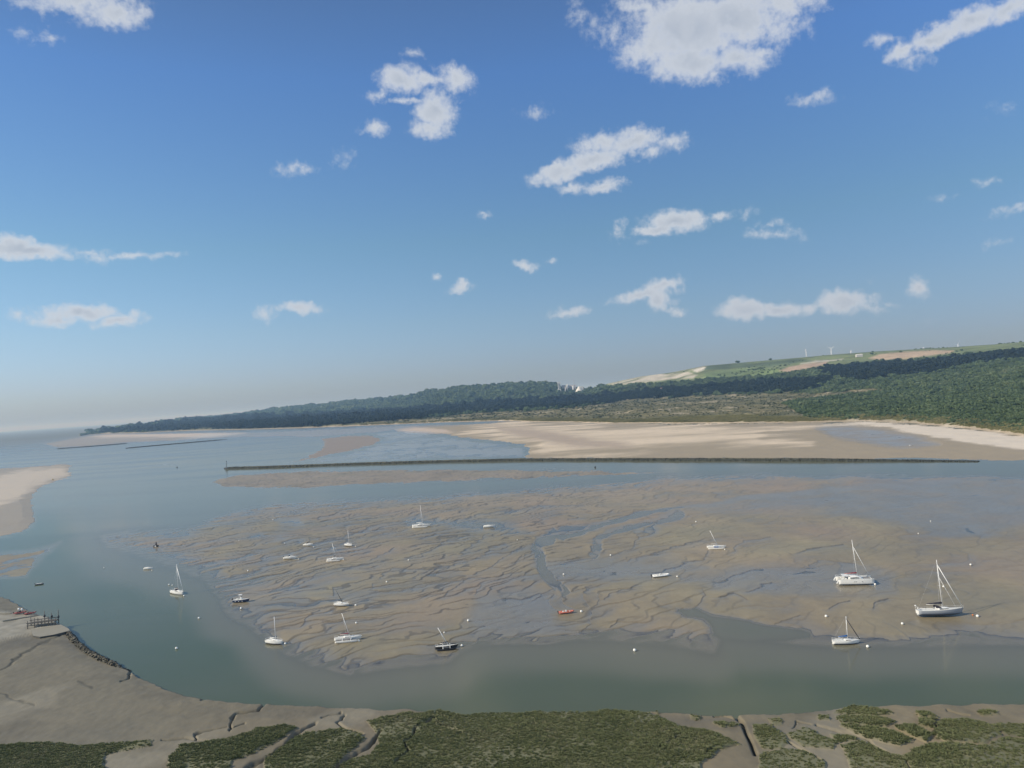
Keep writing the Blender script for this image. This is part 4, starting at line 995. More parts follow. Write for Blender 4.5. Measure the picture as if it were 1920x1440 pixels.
# dark work boat with a stub mast far out on the left
root = empty('work_boat', 'small dark boat with stub mast and white float on wet sand at left', 'boat', BOATS_AGROUND)
h, dk, deck = add_hull(root, 3.6, 1.6, .55, .2, BLACKP, .8, .2, 2.2, deckmat=BLACKP)
m = MB(); m.loft([[(-.9, .0, .55), (.9, .0, .55), (.3, .0, 2.6), (-.1, .0, 2.7)], [(-.9, .12, .55), (.9, .12, .55), (.3, .1, 2.6), (-.1, .1, 2.7)]]); m.build('furled_sail', BLACKC, root)
m = MB(); m.tube((.1, .05, .5), (.1, .05, 3.2), .06); m.build('mast', DARKSP, root, True)
m = MB(); m.ball((.5, -1.0, .25), .42); m.build('float', BUOYW, root, True)
heel_place(root, 293, 1025, -20, 0, 0, False, 0, .15)

# ------------------------------------------------------------------ mooring buoys
def make_buoy(mat=BUOYW, r=.40):
    root = empty('mooring_buoy', 'x', 'buoy', 'mooring buoys dotted over the estuary')
    b = MB(); b.ball((0, 0, r * .8), r, 16, 10); b.build('float', mat, root, True)
    k = MB(); k.tube((0, 0, r * 1.7), (0, 0, r * 2.1), r * .16, r * .16, 8); k.build('pick_up_ring', STEELR, root, True)
    c = MB(); c.path([(0, 0, .12), (r * 1.3, .1, .03), (r * 2.2, -.15, .02), (r * 3.4, 0.05, .01)], .035, 5); c.build('mooring_line', ROPE, root)
    return root
BUOYS = [
 (1641,1097,'white mooring buoy at the bow of the large catamaran',1),(1833,1157,'white mooring buoy off the bow of the grey yacht',1.15),(1627,1214,'white mooring buoy right of the small blue-covered sailboat',1.1),
 (1549,1157,'white mooring buoy above and left of the blue-covered sailboat',1.1),(1692,1171,'white mooring buoy on the sand left of the grey yacht',1),(1820,1060,'white mooring buoy up and to the right of the grey yacht',1),
 (1769,1101,'white mooring buoy behind the grey yacht, seen beside its mast',.9),(1745,978,'small pale buoy high on the wet right flats, farther one',.7),(1722,1001,'small pale buoy high on the wet right flats, nearer one',.7),
 (1305,979,'white mooring buoy above the blue-netted trimaran',.95),(1359,1031,'white buoy at the bow of the blue-netted trimaran',.8),(1270,1082,'white mooring buoy off the bow of the white inflatable',.9),
 (1190,1221,'white mooring buoy floating alone in the green channel',1.15),(1145,1042,'white mooring buoy on the smooth sand up and to the left of the white inflatable',.95),(1057,1078,'white mooring buoy by the end of the winding creek',.95),
 (1090,1148,'white mooring buoy off the bow of the orange-red inflatable',1.1),(970,1013,'faint small buoy on the ridges left of the creek bend',.7),(931,988,'pale buoy just right of the canvas-covered motorboat',.7),
 (878,1165,'white mooring buoy on the slick mud above the dark trimaran',1.05),(866,1212,'white buoy off the bow of the dark trimaran',1.0),(833,1187,'faint small buoy just above the dark trimaran',.7),
 (766,1051,'white mooring buoy on the ridges below the far white-sailed trimaran',.9),(725,1092,'white mooring buoy on the ridges at mid-left of the flats',.95),(667,1136,'white mooring buoy right of the dark-masted sailboat',1.0),
 (668,1169,'white mooring buoy above the red-covered trimaran',.9),(673,1203,'white buoy at the bow of the red-covered trimaran',.95),(535,1208,'white buoy at the bow of the bare-masted sailboat',1.0),
 (644,1050,'small buoy at the bow of the left-of-centre trimaran',.75),(667,1025,'small buoy right of the little far sailboat',.75),(588,1026,'small buoy at the bow of the dark-fitted motorboat',.7),
 (560,1049,'small buoy at the bow of the leftmost motorboat on the ridges',.7),(534,1019,'small pale buoy left of the dark-fitted motorboat',.7),(512,975,'pale buoy by the puddle at the upper left of the flats',.9),
 (448,1014,'faint buoy on the left edge of the ridged flats',.6),(465,1071,'white mooring buoy above the blue-hulled motorboat',.9),(452,1142,'white buoy on the sand just below the blue-hulled motorboat',1.1),
 (373,1160,'white mooring buoy afloat right of centre in the left channel',1.0),(331,1217,'white mooring buoy afloat near the left bank',1.1),(345,1118,'white buoy at the bow of the cruising sailboat',.9),
 (317,1097,'white buoy just left of the cruising sailboat',.9),(323,1098,'second, duller buoy between its white neighbour and the cruising sailboat',.7),(195,1065,'faint buoy alone in the left channel',.6),(285,1070,'white buoy at the bow of the lone motorboat',.75),
]
proto = make_buoy()
def place_buoy(o, px, py, s, label):
    p = at(px, py, 0); z = max(0.0, gz(p.x, p.y)); p = at(px, py, z)
    o.location = (p.x, p.y, z); o.scale = (s, s, s); o.rotation_euler = (0, 0, -.2 + random.random() * .6); o['label'] = label
for i, (px, py, lab, s) in enumerate(BUOYS):
    if i == 0: o = proto
    else:
        o = proto.copy(); COL.objects.link(o)
        for ch in proto.children:
            c = ch.copy(); COL.objects.link(c); c.parent = o
    place_buoy(o, px, py, s * .92, lab)
for px, py, mat, nm, lab, r in ((1824,1154,BUOYO,'marker_buoy','small orange buoy beside the white one off the grey yacht',.22),(1116,877,BLACKP,'channel_buoy','dark channel buoy in the narrow water below the long stone wall',.8),
                             (332,877,BLACKP,'channel_buoy','dark channel buoy out beyond the head of the stone wall',.9),(99,900,pmat('buoy_yellow',(.45,.33,.12),.6),'stranded_buoy','dull yellow buoy stranded on the pale sand spit at left',1.0)):
    r_ = make_buoy(mat, r); r_.name = nm; r_['group'] = 'navigation marks'
    place_buoy(r_, px, py, 1, lab)
# a white tender on the upper beach
motorboat('beach_dinghy', 'tiny white dinghy on the wet sand of the far beach, right side', 3.2, 1707, 836, 10, WHITE, 'covered', lift=.1)

# ------------------------------------------------------------------ rubble training walls with their beacons
def rubble_wall(name, label, pts, top, half, mat, seed, n=1400):
    P = [at(px, py, 0.0) for px, py in pts]; L = [0]
    for a, b in zip(P, P[1:]): L.append(L[-1] + (b - a).length)
    s = np.linspace(0, L[-1], n); X = np.interp(s, L, [p.x for p in P]); Y = np.interp(s, L, [p.y for p in P])
    dx = np.gradient(X); dy = np.gradient(Y); l = np.hypot(dx, dy); nx, ny = -dy / l, dx / l
    prof = [(-1.0, -.6), (-.72, .25), (-.45, .7), (-.22, .96), (0, 1.0), (.22, .96), (.45, .7), (.72, .25), (1.0, -.6)]
    V = []
    taper = np.clip((s / (half * 2.5)), .05, 1) ** .5
    fade = np.ones(n) if len(pts) < 4 else 1 - .75 * np.clip((s / L[-1] - .86) / .14, 0, 1)
    for k, (a, b) in enumerate(prof):
        rr = np.random.RandomState(seed + k)
        x = X + nx * half * a * taper + rr.uniform(-.45, .45, n); y = Y + ny * half * a * taper + rr.uniform(-.6, .6, n)
        z = top * b * (.55 + .45 * taper) * fade + rr.uniform(-.28, .28, n) + .25 * fbm(s, s * 0, 9, 2, seed)
        V.append(np.stack([x, y, z], 1))
    V = np.stack(V, 1).reshape(-1, 3); m_ = len(prof)
    idx = np.arange(n * m_).reshape(n, m_)
    q = np.stack([idx[:-1, :-1], idx[1:, :-1], idx[1:, 1:], idx[:-1, 1:]], -1).reshape(-1, 4)
    me = make_mesh(name, V[:, 0], V[:, 1], V[:, 2], q, False)
    return tag(link(name, me, mat), label, 'stone wall', 'training walls of the river mouth')
def rock_mat(name, dark, light):
    m, T, out = new_mat(name)
    p = nd(T, 'ShaderNodeBsdfPrincipled'); lk(T, p.outputs[0], out.inputs[0]); p.inputs['Roughness'].default_value = .9
    g = nd(T, 'ShaderNodeNewGeometry'); n = noise(T, g.outputs['Position'], .35, 5, .7); n2 = noise(T, g.outputs['Position'], .02, 3, .6)
    s = nd(T, 'ShaderNodeSeparateXYZ'); lk(T, g.outputs['Position'], s.inputs[0])
    hgt = mrange(T, mth(T, 'ADD', s.outputs[2], mth(T, 'MULTIPLY', n, 1.2)), 2.0, 3.4)
    c = mixc(T, mrange(T, n, .35, .65), dark, tuple(v * 1.7 for v in dark)); c = mixc(T, mth(T, 'MULTIPLY', hgt, mrange(T, n2, .3, .6)), c, light)
    lk(T, c, p.inputs['Base Color']); return m
ROCK = rock_mat('weed_covered_rubble', (.030, .034, .028), (.15, .145, .10)); ROCKD = rock_mat('dark_rubble', (.022, .028, .026), (.05, .055, .045))
rubble_wall('training_wall', 'long low dark rubble wall running across the middle of the estuary', [(421,879),(500,877),(600,873.5),(700,870),(850,866),(980,863.5),(1150,863),(1300,863.5),(1600,864.5),(1760,865),(1835,865.5)], 2.45, 6.0, ROCK, 11, 2600)
rubble_wall('training_wall', 'short dark stone wall out by the sea, nearest its small beacon at far left', [(107,842),(170,837.5),(237,832)], 2.6, 7, ROCKD, 31, 260)
rubble_wall('training_wall', 'dark stone wall slanting across the bay above the head of the long wall', [(236,841),(300,835),(400,826.5),(425,824)], 2.2, 7, ROCKD, 51, 360)
def beacon(label, px, py, h, z=2.0):
    root = empty('beacon', label, 'beacon', 'beacons on the stone walls'); p = at(px, py, z)
    m = MB(); m.tube((0, 0, 0), (0, 0, h), .38, .26, 10); m.build('post', STEELR, root, True)
    t = MB(); t.tube((0, 0, h), (0, 0, h + 1.6), 1.0, .12, 10); t.build('topmark', STEELR, root)
    b = MB(); b.box((0, 0, .4), (3.4, 3.4, 1.4), (.8, .8)); b.box((0, 0, h * .78), (1.5, 1.5, .2)); b.build('platform', STEELR, root)
    root.location = (p.x, p.y, z - .3); return root
beacon('dark beacon post on the head of the long stone wall', 425, 877.5, 9.0)
beacon('tiny dark beacon post on the seaward end of the short stone wall', 109, 841.5, 10.5)

# ------------------------------------------------------------------ slipway, landing stage and tenders on the left bank
def slab(name, label, cat, pts, z0, z1, mtop, mside):
    P = [at(px, py, z1) for px, py in pts]; c = sum(P, Vector()) / len(P)
    root = empty(name, label, cat); root.location = (c.x, c.y, 0)
    m = MB(); m.add([(p.x - c.x, p.y - c.y, z1) for p in P], [tuple(range(len(P)))]); m.build('apron', mtop, root)
    s = MB(); n = len(P)
    s.add([(p.x - c.x, p.y - c.y, z1 - .02) for p in P] + [((p.x - c.x) * 1.0, (p.y - c.y) * 1.0, z0) for p in P], [(i, (i + 1) % n, n + (i + 1) % n, n + i) for i in range(n)]); s.build('quay_face', mside, root)
    return root
slab('slipway', 'pale concrete slipway ending in a dark rounded quay on the far left bank', 'slipway', [(60,1159),(85,1163),(112,1170),(128,1178),(131,1182),(124,1184),(100,1190),(75,1194),(62,1192),(55,1175)], -1.0, 2.05, CONC, CONCD)
rubble_wall('revetment', 'low edging of broken stones along the bank below the slipway', [(127,1190),(140,1208),(160,1226),(190,1242),(235,1262)], 1.75, 1.7, rock_mat('bank_stones', (.07, .068, .055), (.24, .225, .18)), 71, 420)
def kerb(label, a, b, w=.5, h=.45):
    A, B_ = at(*a, 2.05), at(*b, 2.05); root = MB(); d = B_ - A; c = (A + B_) / 2
    root.box((0, 0, h / 2), (d.length, w, h), (1, .9)); o = root.build('concrete_kerb', CONC, None, bevel=.04); o.location = (c.x, c.y, 2.05); o.rotation_euler = (0, 0, math.atan2(d.y, d.x))
    return tag(o, label, 'kerb', 'kerbs on the slipway')
kerb('long pale kerb running out along the slipway to the red inflatables', (5,1165.5), (72,1154.5)); kerb('short kerb at the left edge of the picture by the slipway', (-40,1153.5), (21,1150.5))
def landing_stage():
    root = empty('landing_stage', 'dark timber landing stage on posts standing on the slipway edge', 'landing stage'); p = at(81, 1173, 2.05); root.location = (p.x, p.y, 2.05)
    root.rotation_euler = (0, 0, R(14))
    for j, y in enumerate((-1.6, 1.9)):
        for i in range(5):
            x = -4.6 + i * 2.3; h = 2.6 + (.9 if (i + j) % 2 else .1) + (1.3 if (j == 1 and i > 1) else 0)
            m = MB(); m.tube((x, y, -.3), (x + .05, y, h), .17, .13, 8); m.build('post', WOODG, root, True)
    for z, y0 in ((1.0, -1.6), (1.9, -1.6), (1.0, 1.9), (2.1, 1.9)):
        m = MB(); m.box((0, y0 - .2, z), (9.8, .14, .24)); m.build('rail_beam', WOODG, root)
    for x in (-4.6, 0, 4.6):
        m = MB(); m.box((x, .15, 1.35), (.16, 3.9, .2)); m.build('cross_beam', WOODG, root)
    m = MB()
    for i in range(14): m.box((-4.2 + i * .65, .15, 1.5), (.5, 3.4, .07))
    m.build('deck_planks', WOODG, root)
    for x in (.0, 2.4, 4.6):
        m = MB(); m.ball((x, 1.9, 3.1 - .2 * x), .42, 10, 7, 1.2); m.build('tyre_fender', BLACKP, root, True)
landing_stage()
for k, (px, py, L, head, lab) in enumerate(((38,1150.5,4.6,8,'maroon inflatable on the slipway with white engine covers beside it, left of its pair'),(57,1151.5,4.2,16,'maroon inflatable hauled out at the water end of the slipway kerb'))):
    r_ = rib('inflatable_tender', lab, L, px, py, head, MAROON, BLACKP, k == 0, 'tenders hauled out on the slipway', 0, True, 0, False)
    p = at(px, py, 2.1); r_.location = (p.x, p.y, 2.15); r_.rotation_euler = (0, 0, R(head))
for px, py, lab in ((35.5,1148.5,'left of two upright white covered outboard engines behind the maroon inflatable'),(41.5,1149,'right of two upright white covered outboard engines behind the maroon inflatable')):
    root = empty('covered_outboard', lab, 'outboard engine', 'white engine covers on the slipway'); p = at(px, py, 2.05); root.location = (p.x, p.y, 2.05)
    m = MB(); m.loft([[(r * math.cos(a), r * .8 * math.sin(a), z) for a in [2 * math.pi * k / 10 for k in range(10)]] for r, z in ((.2, .9), (.38, 1.05), (.42, 1.5), (.3, 1.75), (.1, 1.82))]); m.build('engine_cover', WHITE, root, True)
    m = MB(); m.tube((0, 0, 0), (0, 0, 1.0), .09); m.build('engine_leg', STEELR, root, True)

# ------------------------------------------------------------------ wind turbines on the plateau
TW = pmat('turbine_white', (.82, .84, .86), .5, 0, .02)
def turbine(label, px, top, Y, rot, yaw, rotor=24, vis=None):
    hub = at_y(px, top, Y); H = 62; rotor *= 1.15
    root = empty('wind_turbine', label, 'wind turbine', 'wind turbines on the plateau'); root.location = (hub.x, hub.y, hub.z - H); root.rotation_euler = (0, 0, R(yaw))
    m = MB(); m.tube((0, 0, -20), (0, 0, H - 1.5), 2.9, 1.8, 14); m.build('tower', TW, root, True)
    m = MB(); m.box((0, 1.5, H), (3.2, 9, 3.4), (.9, .95)); m.build('nacelle', TW, root, bevel=.3)
    m = MB(); m.tube((0, -3, H), (0, -5.5, H), 1.5, .7, 12); m.build('rotor_hub', TW, root, True)
    for k in range(3):
        a = R(rot + 120 * k); dx, dz = math.sin(a), math.cos(a); m = MB(); R_ = []
        for u, c in ((.03, 2.0), (.2, 4.0), (.5, 3.0), (.8, 2.2), (1, 1.0)):
            q = Vector((dx * rotor * u, -4.3, H + dz * rotor * u)); s_ = Vector((dz, 0, -dx)) * c * .5; t_ = Vector((0, .25, 0))
            R_.append([q - s_, q + t_, q + s_, q - t_])
        m.loft(R_); m.build('blade', TW, root)
turbine('leftmost wind turbine, partly sunk behind the hill crest, blades upright', 1511, 655.5, 6600, 10, 30, 22)
turbine('clear white wind turbine with blades in a Y shape, second from the left', 1558, 653.5, 5600, 60, -10, 24)
turbine('slim wind turbine seen nearly edge-on, third from the left', 1595, 658, 6600, 0, 78, 22)
turbine('wind turbine tower just showing above the brown field', 1731, 651.5, 6900, 180, 82, 10)
turbine('large white wind turbine nearest the right end of the row', 1796, 645.0, 5200, 25, 15, 25)

# ------------------------------------------------------------------ cement works in the gap of the hills
CW = pmat('chalky_concrete', (.66, .66, .64), .9, 0, .12, .03); CG = pmat('grey_cladding', (.36, .36, .37), .8, 0, .1, .05); CWIN = pmat('dark_opening', (.10, .12, .15), .6)
def works():
    Y = 5050.0
    root = empty('cement_works', 'pale cement works with tower, silos and heap showing above the woods between two hills', 'factory')
    base = at_y(1068, 735, Y); root.location = (base.x, base.y, base.z - 7); k = Y / F_PX
    X = lambda px: (px - 1068) * k
    t = MB(); t.box((X(1049), 0, 38), (14, 14, 76)); tw = t.build('preheater_tower', CW, root)
    t = MB(); t.box((X(1049), 0, 72), (20, 18, 10)); t.box((X(1049), 0, 22), (24, 20, 14)); t.build('tower_head', CW, tw)
    t = MB()
    for z in (34, 44, 54, 62): t.box((X(1049), -7.3, z), (6, .8, 6))
    t.build('opening', CWIN, tw)
    t = MB()
    for i in range(4): t.tube((X(1055.5) + i * 11.5, 6, 0), (X(1055.5) + i * 11.5, 6, 55 - i), 5.4, 5.4, 14)
    t.build('silo_row', CG, root, True)
    t = MB()
    for i in range(5): t.tube((X(1067.5) + i * 10.5, 10, 0), (X(1067.5) + i * 10.5, 10, 52), 5.0, 5.0, 14)
    t.build('silo_row', CG, root, True)
    c = MB(); a, b = Vector((X(1058.5), -12, 8)), Vector((X(1064.5), -4, 58)); d = b - a
    c.tube(a, b, 2.6, 2.6, 6); c.build('conveyor_gallery', CW, root)
    c = MB(); c.tube((X(1064.5), -4, 0), (X(1064.5), -4, 58), 4, 4, 10); c.build('storage_silo', CW, root, True)
    c = MB(); c.tube((X(1075), -8, 0), (X(1075), -8, 46), 5, 5, 12); c.build('storage_silo', CW, root, True)
    c = MB(); c.tube((X(1077.5), 8, 0), (X(1077.5), 8, 92), 2.0, 1.4, 10); c.build('chimney', CG, root, True)
    c = MB(); c.tube((X(1086), -8, 4), (X(1086), -8, 40), 30, 2.5, 24); c.build('clinker_dome', pmat('cement_dust', (.70, .68, .62), .95, 0, .1, .02), root, False)
    c = MB(); c.box((X(1091), -4, 26), (20, 16, 26)); c.build('mill_building', CW, root)
    c = MB(); c.box((X(1100), -6, 16), (46, 16, 12)); c.box((X(1044), -6, 14), (30, 20, 14)); c.build('low_shed', CG, root)
works()
WALLW = pmat('house_wall', (.62, .60, .56), .9, 0, .08, .5); ROOFR = pmat('house_roof', (.16, .09, .07), .9, 0, .15, .5)
for px, py, Y, w, lab in ((1241,732.5,3000,13,'white-walled house among the dark trees right of the cement works'),(1611,669.5,3850,30,'long white farm shed on the hill below the wind turbines'),(1700,712,2300,0,'')):
    if not w: continue
    root = empty('house', lab, 'house', 'houses on the hills'); ys = np.arange(1200., 6000., 8.); d = ray(px, py); t_ = d.x / d.y; e_ = d.z / d.y
    hit = np.argmax(terrain(t_ * ys, ys)['z'] >= CAM_H + e_ * ys); y_ = float(ys[hit]); root.location = (t_ * y_, y_, gz(t_ * y_, y_) + 1.5); z = 3.2
    m = MB(); m.box((0, 0, z / 2 + 2), (w, 12, z + 6)); m.build('wall', WALLW, root)
    m = MB(); m.loft([[(s * w * .52, -6.8, z + 5), (s * w * .52, 0, z + 9.5), (s * w * .52, 6.8, z + 5)] for s in (-1, 1)]); m.build('roof', ROOFR if w < 30 else WALLW, root)

# ------------------------------------------------------------------ woods, scrub and salt-marsh plants
def leaf_mat(name, cols, rough=.8, ps=.006):
    m, T, out = new_mat(name)
    p = nd(T, 'ShaderNodeBsdfPrincipled'); lk(T, p.outputs[0], out.inputs[0]); p.inputs['Roughness'].default_value = rough; p.inputs['Specular IOR Level'].default_value = .2
    oi = nd(T, 'ShaderNodeObjectInfo'); g = nd(T, 'ShaderNodeNewGeometry')
    n = noise(T, g.outputs['Position'], ps, 4, .6); n2 = noise(T, g.outputs['Position'], .35, 2, .6)
    f = mth(T, 'ADD', mth(T, 'MULTIPLY', oi.outputs['Random'], .55), mth(T, 'MULTIPLY_ADD', n, 1.3, -.42), clamp=True)
    rp = nd(T, 'ShaderNodeValToRGB'); lk(T, f, rp.inputs[0]); e = rp.color_ramp.elements
    while len(e) < len(cols): e.new(.5)
    for q, (pos, c) in zip(e, cols): q.position = pos; q.color = (*c, 1)
    v = nd(T, 'ShaderNodeVectorMath', operation='SCALE'); lk(T, rp.outputs[0], v.inputs[0]); lk(T, mth(T, 'MULTIPLY_ADD', n2, .6, .8), v.inputs['Scale'])
    lk(T, v.outputs[0], p.inputs['Base Color']); return m
M_BROAD = leaf_mat('broadleaf_foliage', [(0, (.038, .060, .036)), (.3, (.062, .095, .050)), (.65, (.095, .137, .066)), (1, (.145, .175, .095))])
M_PINE_CLOUDSHADE = leaf_mat('pine_and_cloudshade_foliage', [(0, (.008, .015, .013)), (.5, (.014, .025, .019)), (1, (.03, .045, .03))])  # real pines by the coast; on the hillside the dark colour paints cloud shadow
M_SCRUB = leaf_mat('scrub_foliage', [(0, (.035, .05, .025)), (.5, (.065, .08, .038)), (1, (.12, .115, .06))])
M_MARSH = leaf_mat('marsh_plant_foliage', [(0, (.085, .102, .042)), (.4, (.13, .148, .068)), (.75, (.16, .168, .085)), (1, (.25, .23, .15))], .8, .055)
def crown(name, mat, seed, nl=190, lumps=7, flat=.8, leaf=.17, trunk=True):
    rs = np.random.RandomState(seed); V = []; F = []
    def quad(c, n, s):
        n = Vector(n).normalized(); a = n.orthogonal().normalized(); b = n.cross(a); r = rs.uniform(0, 6.28)
        a2 = a * math.cos(r) + b * math.sin(r); b2 = n.cross(a2); c = Vector(c); i = len(V)
        V.extend([c - a2 * s - b2 * s * .7, c + a2 * s - b2 * s * .7, c + a2 * s * .8 + b2 * s, c - a2 * s * .8 + b2 * s]); F.append((i, i + 1, i + 2, i + 3))
    C = []
    for k in range(lumps):
        a = rs.uniform(0, 6.28); r = rs.uniform(.15, .62) if k else 0
        C.append(((r * math.cos(a), r * math.sin(a), flat * rs.uniform(.55, 1.05) * (1.15 - r * .5)), rs.uniform(.34, .58)))
    for c, r in C:                                              # solid heart of each clump
        bm = bmesh.new(); bmesh.ops.create_icosphere(bm, subdivisions=1, radius=r * .8)
        i = len(V)
        for v in bm.verts: q = v.co * rs.uniform(.8, 1.15); V.append(Vector((c[0] + q.x, c[1] + q.y, c[2] + q.z * flat)))
        for f in bm.faces: F.append(tuple(i + v.index for v in f.verts))
        bm.free()
    for k in range(nl):
        c, r = C[rs.randint(len(C))]; d = rs.normal(size=3); d[2] = abs(d[2]) * 1.0 - .25; d /= np.linalg.norm(d); rr = r * rs.uniform(.75, 1.12)
        quad((c[0] + d[0] * rr, c[1] + d[1] * rr, c[2] + d[2] * rr * flat), d + rs.normal(size=3) * .5, leaf * rs.uniform(.6, 1.3))
    if trunk:
        i = len(V)
        for z, r in ((-.5, .07), (.7, .05)):
            for a in range(5): V.append(Vector((r * math.cos(a * 1.2566), r * math.sin(a * 1.2566), z)))
        for a in range(5): F.append((i + a, i + (a + 1) % 5, i + 5 + (a + 1) % 5, i + 5 + a))
    me = bpy.data.meshes.new(name); me.from_pydata([tuple(v) for v in V], [], F); me.materials.append(mat)
    o = bpy.data.objects.new(name, me); return o
def tuft(name, mat, seed, nb=46):
    rs = np.random.RandomState(seed); V = []; F = []
    for k in range(nb):
        a = rs.uniform(0, 6.28); r = rs.uniform(0, 1) ** .6 * .62; x, y = r * math.cos(a), r * math.sin(a); h = rs.uniform(.35, .75) * (1 - .45 * r)
        w = rs.uniform(.05, .11); t = rs.uniform(0, 3.14); lx, ly = rs.uniform(-.2, .2, 2) + np.array([x, y]) * .5
        i = len(V); cx, cy = math.cos(t) * w, math.sin(t) * w
        V += [(x - cx, y - cy, -.05), (x + cx, y + cy, -.05), (x + lx + cx * .9, y + ly + cy * .9, h * .7), (x + lx * 1.4, y + ly * 1.4, h), (x + lx - cx * .9, y + ly - cy * .9, h * .7)]
        F.append((i, i + 1, i + 2, i + 3, i + 4))
    me = bpy.data.meshes.new(name); me.from_pydata(V, [], F); me.materials.append(mat)
    return bpy.data.objects.new(name, me)
def scatter(name, P, S, variants, label, cat=None, seed=3):
    """one stuff object: points carrying instanced plants"""
    vc = bpy.data.collections.new(name + '_kinds')
    for o in variants: vc.objects.link(o)
    n = len(P); me = bpy.data.meshes.new(name); me.vertices.add(n); me.vertices.foreach_set('co', P.astype(np.float32).ravel())
    rs = np.random.RandomState(seed)
    a = me.attributes.new('size', 'FLOAT', 'POINT'); a.data.foreach_set('value', S.astype(np.float32))
    a = me.attributes.new('turn', 'FLOAT', 'POINT'); a.data.foreach_set('value', rs.uniform(0, 6.28, n).astype(np.float32))
    a = me.attributes.new('pick', 'INT', 'POINT'); a.data.foreach_set('value', rs.randint(0, len(variants), n).astype(np.int32))
    o = bpy.data.objects.new(name, me); COL.objects.link(o); o['kind'] = 'stuff'; o['label'] = label; o['category'] = cat or name
    G = bpy.data.node_groups.new(name + '_planting', 'GeometryNodeTree')
    G.interface.new_socket('Geometry', in_out='INPUT', socket_type='NodeSocketGeometry'); G.interface.new_socket('Geometry', in_out='OUTPUT', socket_type='NodeSocketGeometry')
    gi = G.nodes.new('NodeGroupInput'); go = G.nodes.new('NodeGroupOutput')
    ci = G.nodes.new('GeometryNodeCollectionInfo'); ci.inputs['Collection'].default_value = vc; ci.inputs['Separate Children'].default_value = True; ci.inputs['Reset Children'].default_value = True
    ip = G.nodes.new('GeometryNodeInstanceOnPoints'); ip.inputs['Pick Instance'].default_value = True
    mp = G.nodes.new('GeometryNodeMeshToPoints')
    def na(nm, typ):
        k = G.nodes.new('GeometryNodeInputNamedAttribute'); k.data_type = typ; k.inputs['Name'].default_value = nm; return k.outputs['Attribute']
    G.links.new(gi.outputs[0], mp.inputs[0]); G.links.new(mp.outputs[0], ip.inputs['Points']); G.links.new(ci.outputs[0], ip.inputs['Instance'])
    G.links.new(na('pick', 'INT'), ip.inputs['Instance Index'])
    cx = G.nodes.new('ShaderNodeCombineXYZ'); G.links.new(na('turn', 'FLOAT'), cx.inputs[2]); G.links.new(cx.outputs[0], ip.inputs['Rotation'])
    G.links.new(na('size', 'FLOAT'), ip.inputs['Scale']); G.links.new(ip.outputs[0], go.inputs[0])
    md = o.modifiers.new('planting', 'NODES'); md.node_group = G
    return o
def plant_land():
    rs = np.random.RandomState(5)
    bands = [(700, 1150, 15), (1150, 1700, 30), (1700, 2500, 60), (2500, 4000, 170), (4000, 6500, 480), (6500, 10500, 1300)]
    PP = [[], [], []]; SS = [[], [], []]
    for y0, y1, a in bands:
        n = int((y1 ** 2 - y0 ** 2) * 1.42 / 2 / a * DENS)
        Y = np.sqrt(rs.uniform(y0 ** 2, y1 ** 2, n)); t = rs.uniform(-.60, .82, n); X = t * Y
        Dc = np.interp(t, _shore[:, 0], _shore[:, 1], left=1e9); k = (Y > Dc + 6) & (t > _shore[0, 0] + .01)
        X, Y = X[k], Y[k]; T = terrain(X, Y); k = (T['land'] > .6) & (T['q'] < 1.02); X, Y, Z = X[k], Y[k], T['z'][k]; e = T['e'][k]
        C = land_cover(X, Y, Z); u = rs.uniform(0, 1, len(X))
        clear = C['field'] > .3
        edge = e < 22 + 16 * C['nm']
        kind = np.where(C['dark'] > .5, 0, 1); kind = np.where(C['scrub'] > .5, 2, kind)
        keep = ~clear & ~edge & (C['grass'] < .5)
        keep &= np.where(C['scrub'] > .5, u < np.clip(.80 - C['sandy'] * .95, .05, .8), u < 1.05 - .5 * np.clip(C['nm'] + .1, 0, 1))
        clumpy = fbm(X, Y, 30, 2, 401)
        hedge = (C['field'] > .3) & (u < .30 * sst(.25, .5, fbm(X * .5, Y, 130, 2, 431))) & (C['A'][0] < .3)
        size = math.sqrt(a) * .62 * (.55 + .9 * rs.uniform(0, 1, len(X)) ** 2) * (1 + .55 * clumpy)
        size = np.where(kind == 2, size * .36 * rs.uniform(.5, 1.3, len(X)), size); size = np.where((kind == 1) & (e < 150), size * .8, size)
        keep |= hedge; kind = np.where(hedge, 1, kind); size = np.where(hedge, size * .6, size)
        for q in range(3):
            k = keep & (kind == q)
            PP[q].append(np.stack([X[k], Y[k], Z[k] - .12 * size[k]], 1)); SS[q].append(size[k])
    V = [crown('pine_and_cloudshade_kind', M_PINE_CLOUDSHADE, 20 + i, 170, 6, .95, .16) for i in range(3)], [crown('broadleaf_kind', M_BROAD, 40 + i, 230, 8, .72, .15) for i in range(5)], [crown('scrub_kind', M_SCRUB, 60 + i, 120, 5, .7, .2, False) for i in range(3)]
    for q, (nm, lab, cat) in enumerate((('pine_and_cloudshade_wood', 'dark pine forest behind the dunes, and hillside wood coloured dark for cloud shadow', 'forest'), ('woodland', 'green broadleaf woodland covering the land right of the beach and the hills', 'woodland'), ('dune_scrub', 'low grey-green scrub scattered over the sandy dunes', 'scrub'))):
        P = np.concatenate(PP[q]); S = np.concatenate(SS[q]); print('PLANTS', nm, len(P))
        scatter(nm, P, S, V[q], lab, cat, q + 3)
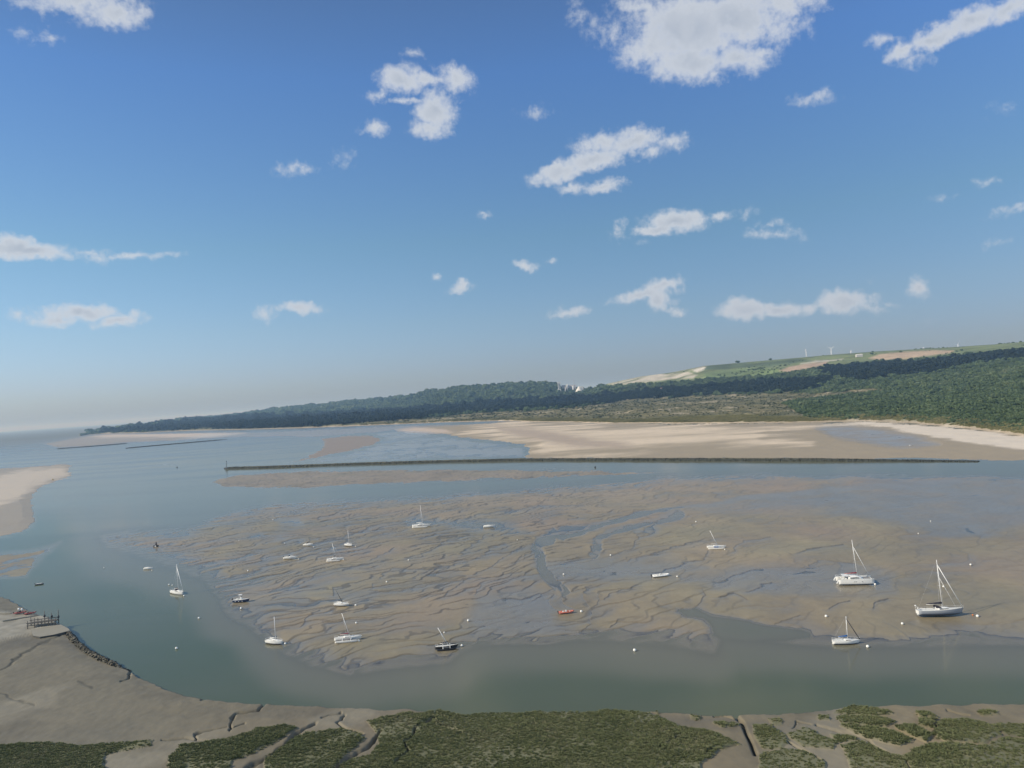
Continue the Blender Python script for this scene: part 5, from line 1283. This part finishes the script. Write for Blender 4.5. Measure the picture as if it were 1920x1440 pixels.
def plant_marsh():
    rs = np.random.RandomState(9); n = int(210000 * DENS)
    Y = rs.uniform(112, 196, n); t = rs.uniform(-.78, .78, n); w = Y / 196; k = rs.uniform(0, 1, n) < w; X = (t * Y)[k]; Y = Y[k]
    T = terrain(X, Y); k = T['marsh'] > .06; X, Y, Z = X[k], Y[k], T['z'][k]; nm = T['n_mid'][k]; mm = T['marsh'][k]; pt = T['patch'][k]
    keep = rs.uniform(0, 1, len(X)) < (.95 - .6 * sst(.5, .95, pt)) * np.where(mm > .5, 1, mm * .9); X, Y, Z, nm = X[keep], Y[keep], Z[keep], nm[keep]
    S = (.22 + .34 * rs.uniform(0, 1, len(X)) ** 2) * (1 + .35 * nm)
    print('PLANTS marsh', len(X))
    scatter('marsh_plants', np.stack([X, Y, Z], 1), S, [tuft('marsh_kind', M_MARSH, 80 + i) for i in range(4)], 'dull green salt-marsh plants carpeting the near bank', 'marsh plants', 17)
    # low loose clumps of dune grass along the top of the far beach
def plant_dunegrass():
    rs = np.random.RandomState(19); n = int(90000 * DENS)
    t = rs.uniform(-.2, .76, n); Dc = np.interp(t, _shore[:, 0], _shore[:, 1]); Y = Dc + 4 + rs.exponential(45, n); X = t * Y
    T = terrain(X, Y); C = land_cover(X, Y, T['z']); u = rs.uniform(0, 1, n); e = T['e']
    k = (T['land'] > .5) & (C['field'] < .3) & (((C['grass'] > .4) & (u < .7)) | ((e > 9 + 16 * T['n_mid']) & (e < 60) & (u < .30 + .5 * T['n_mid'])))
    X, Y, Z = X[k], Y[k], T['z'][k]; print('PLANTS dune grass', len(X))
    mg = leaf_mat('dune_grass_blades', [(0, (.10, .11, .05)), (.5, (.20, .195, .095)), (1, (.30, .27, .15))])
    scatter('dune_grass', np.stack([X, Y, Z], 1), rs.uniform(1.2, 2.6, len(X)), [tuft('grass_kind', mg, 90 + i, 30) for i in range(3)], 'pale tufts of dune grass along the top of the far beach', 'grass', 23)
plant_land(); plant_marsh(); plant_dunegrass()

# ------------------------------------------------------------------ air
def haze():
    x, y0, y1, z0, z1 = 90000, -4000, 76000, -9, 330
    m = MB(); m.box((0, (y0 + y1) / 2, (z0 + z1) / 2), (2 * x * 1.7, y1 - y0, z1 - z0))
    mt, T, out = new_mat('sea_haze'); v = nd(T, 'ShaderNodeVolumePrincipled'); lk(T, v.outputs[0], out.inputs['Volume'])
    v.inputs['Color'].default_value = (*HAZE_COL, 1); v.inputs['Absorption Color'].default_value = (1, 1, 1, 1); v.inputs['Density'].default_value = HAZE_D; v.inputs['Anisotropy'].default_value = .1
    o = m.build('haze', mt); o['kind'] = 'stuff'; o['label'] = 'thin blue-grey sea haze lying over the whole bay'; o['category'] = 'haze'
HAZE_COL = (.40, .66, 1.0); HAZE_D = 6.2e-5
haze()
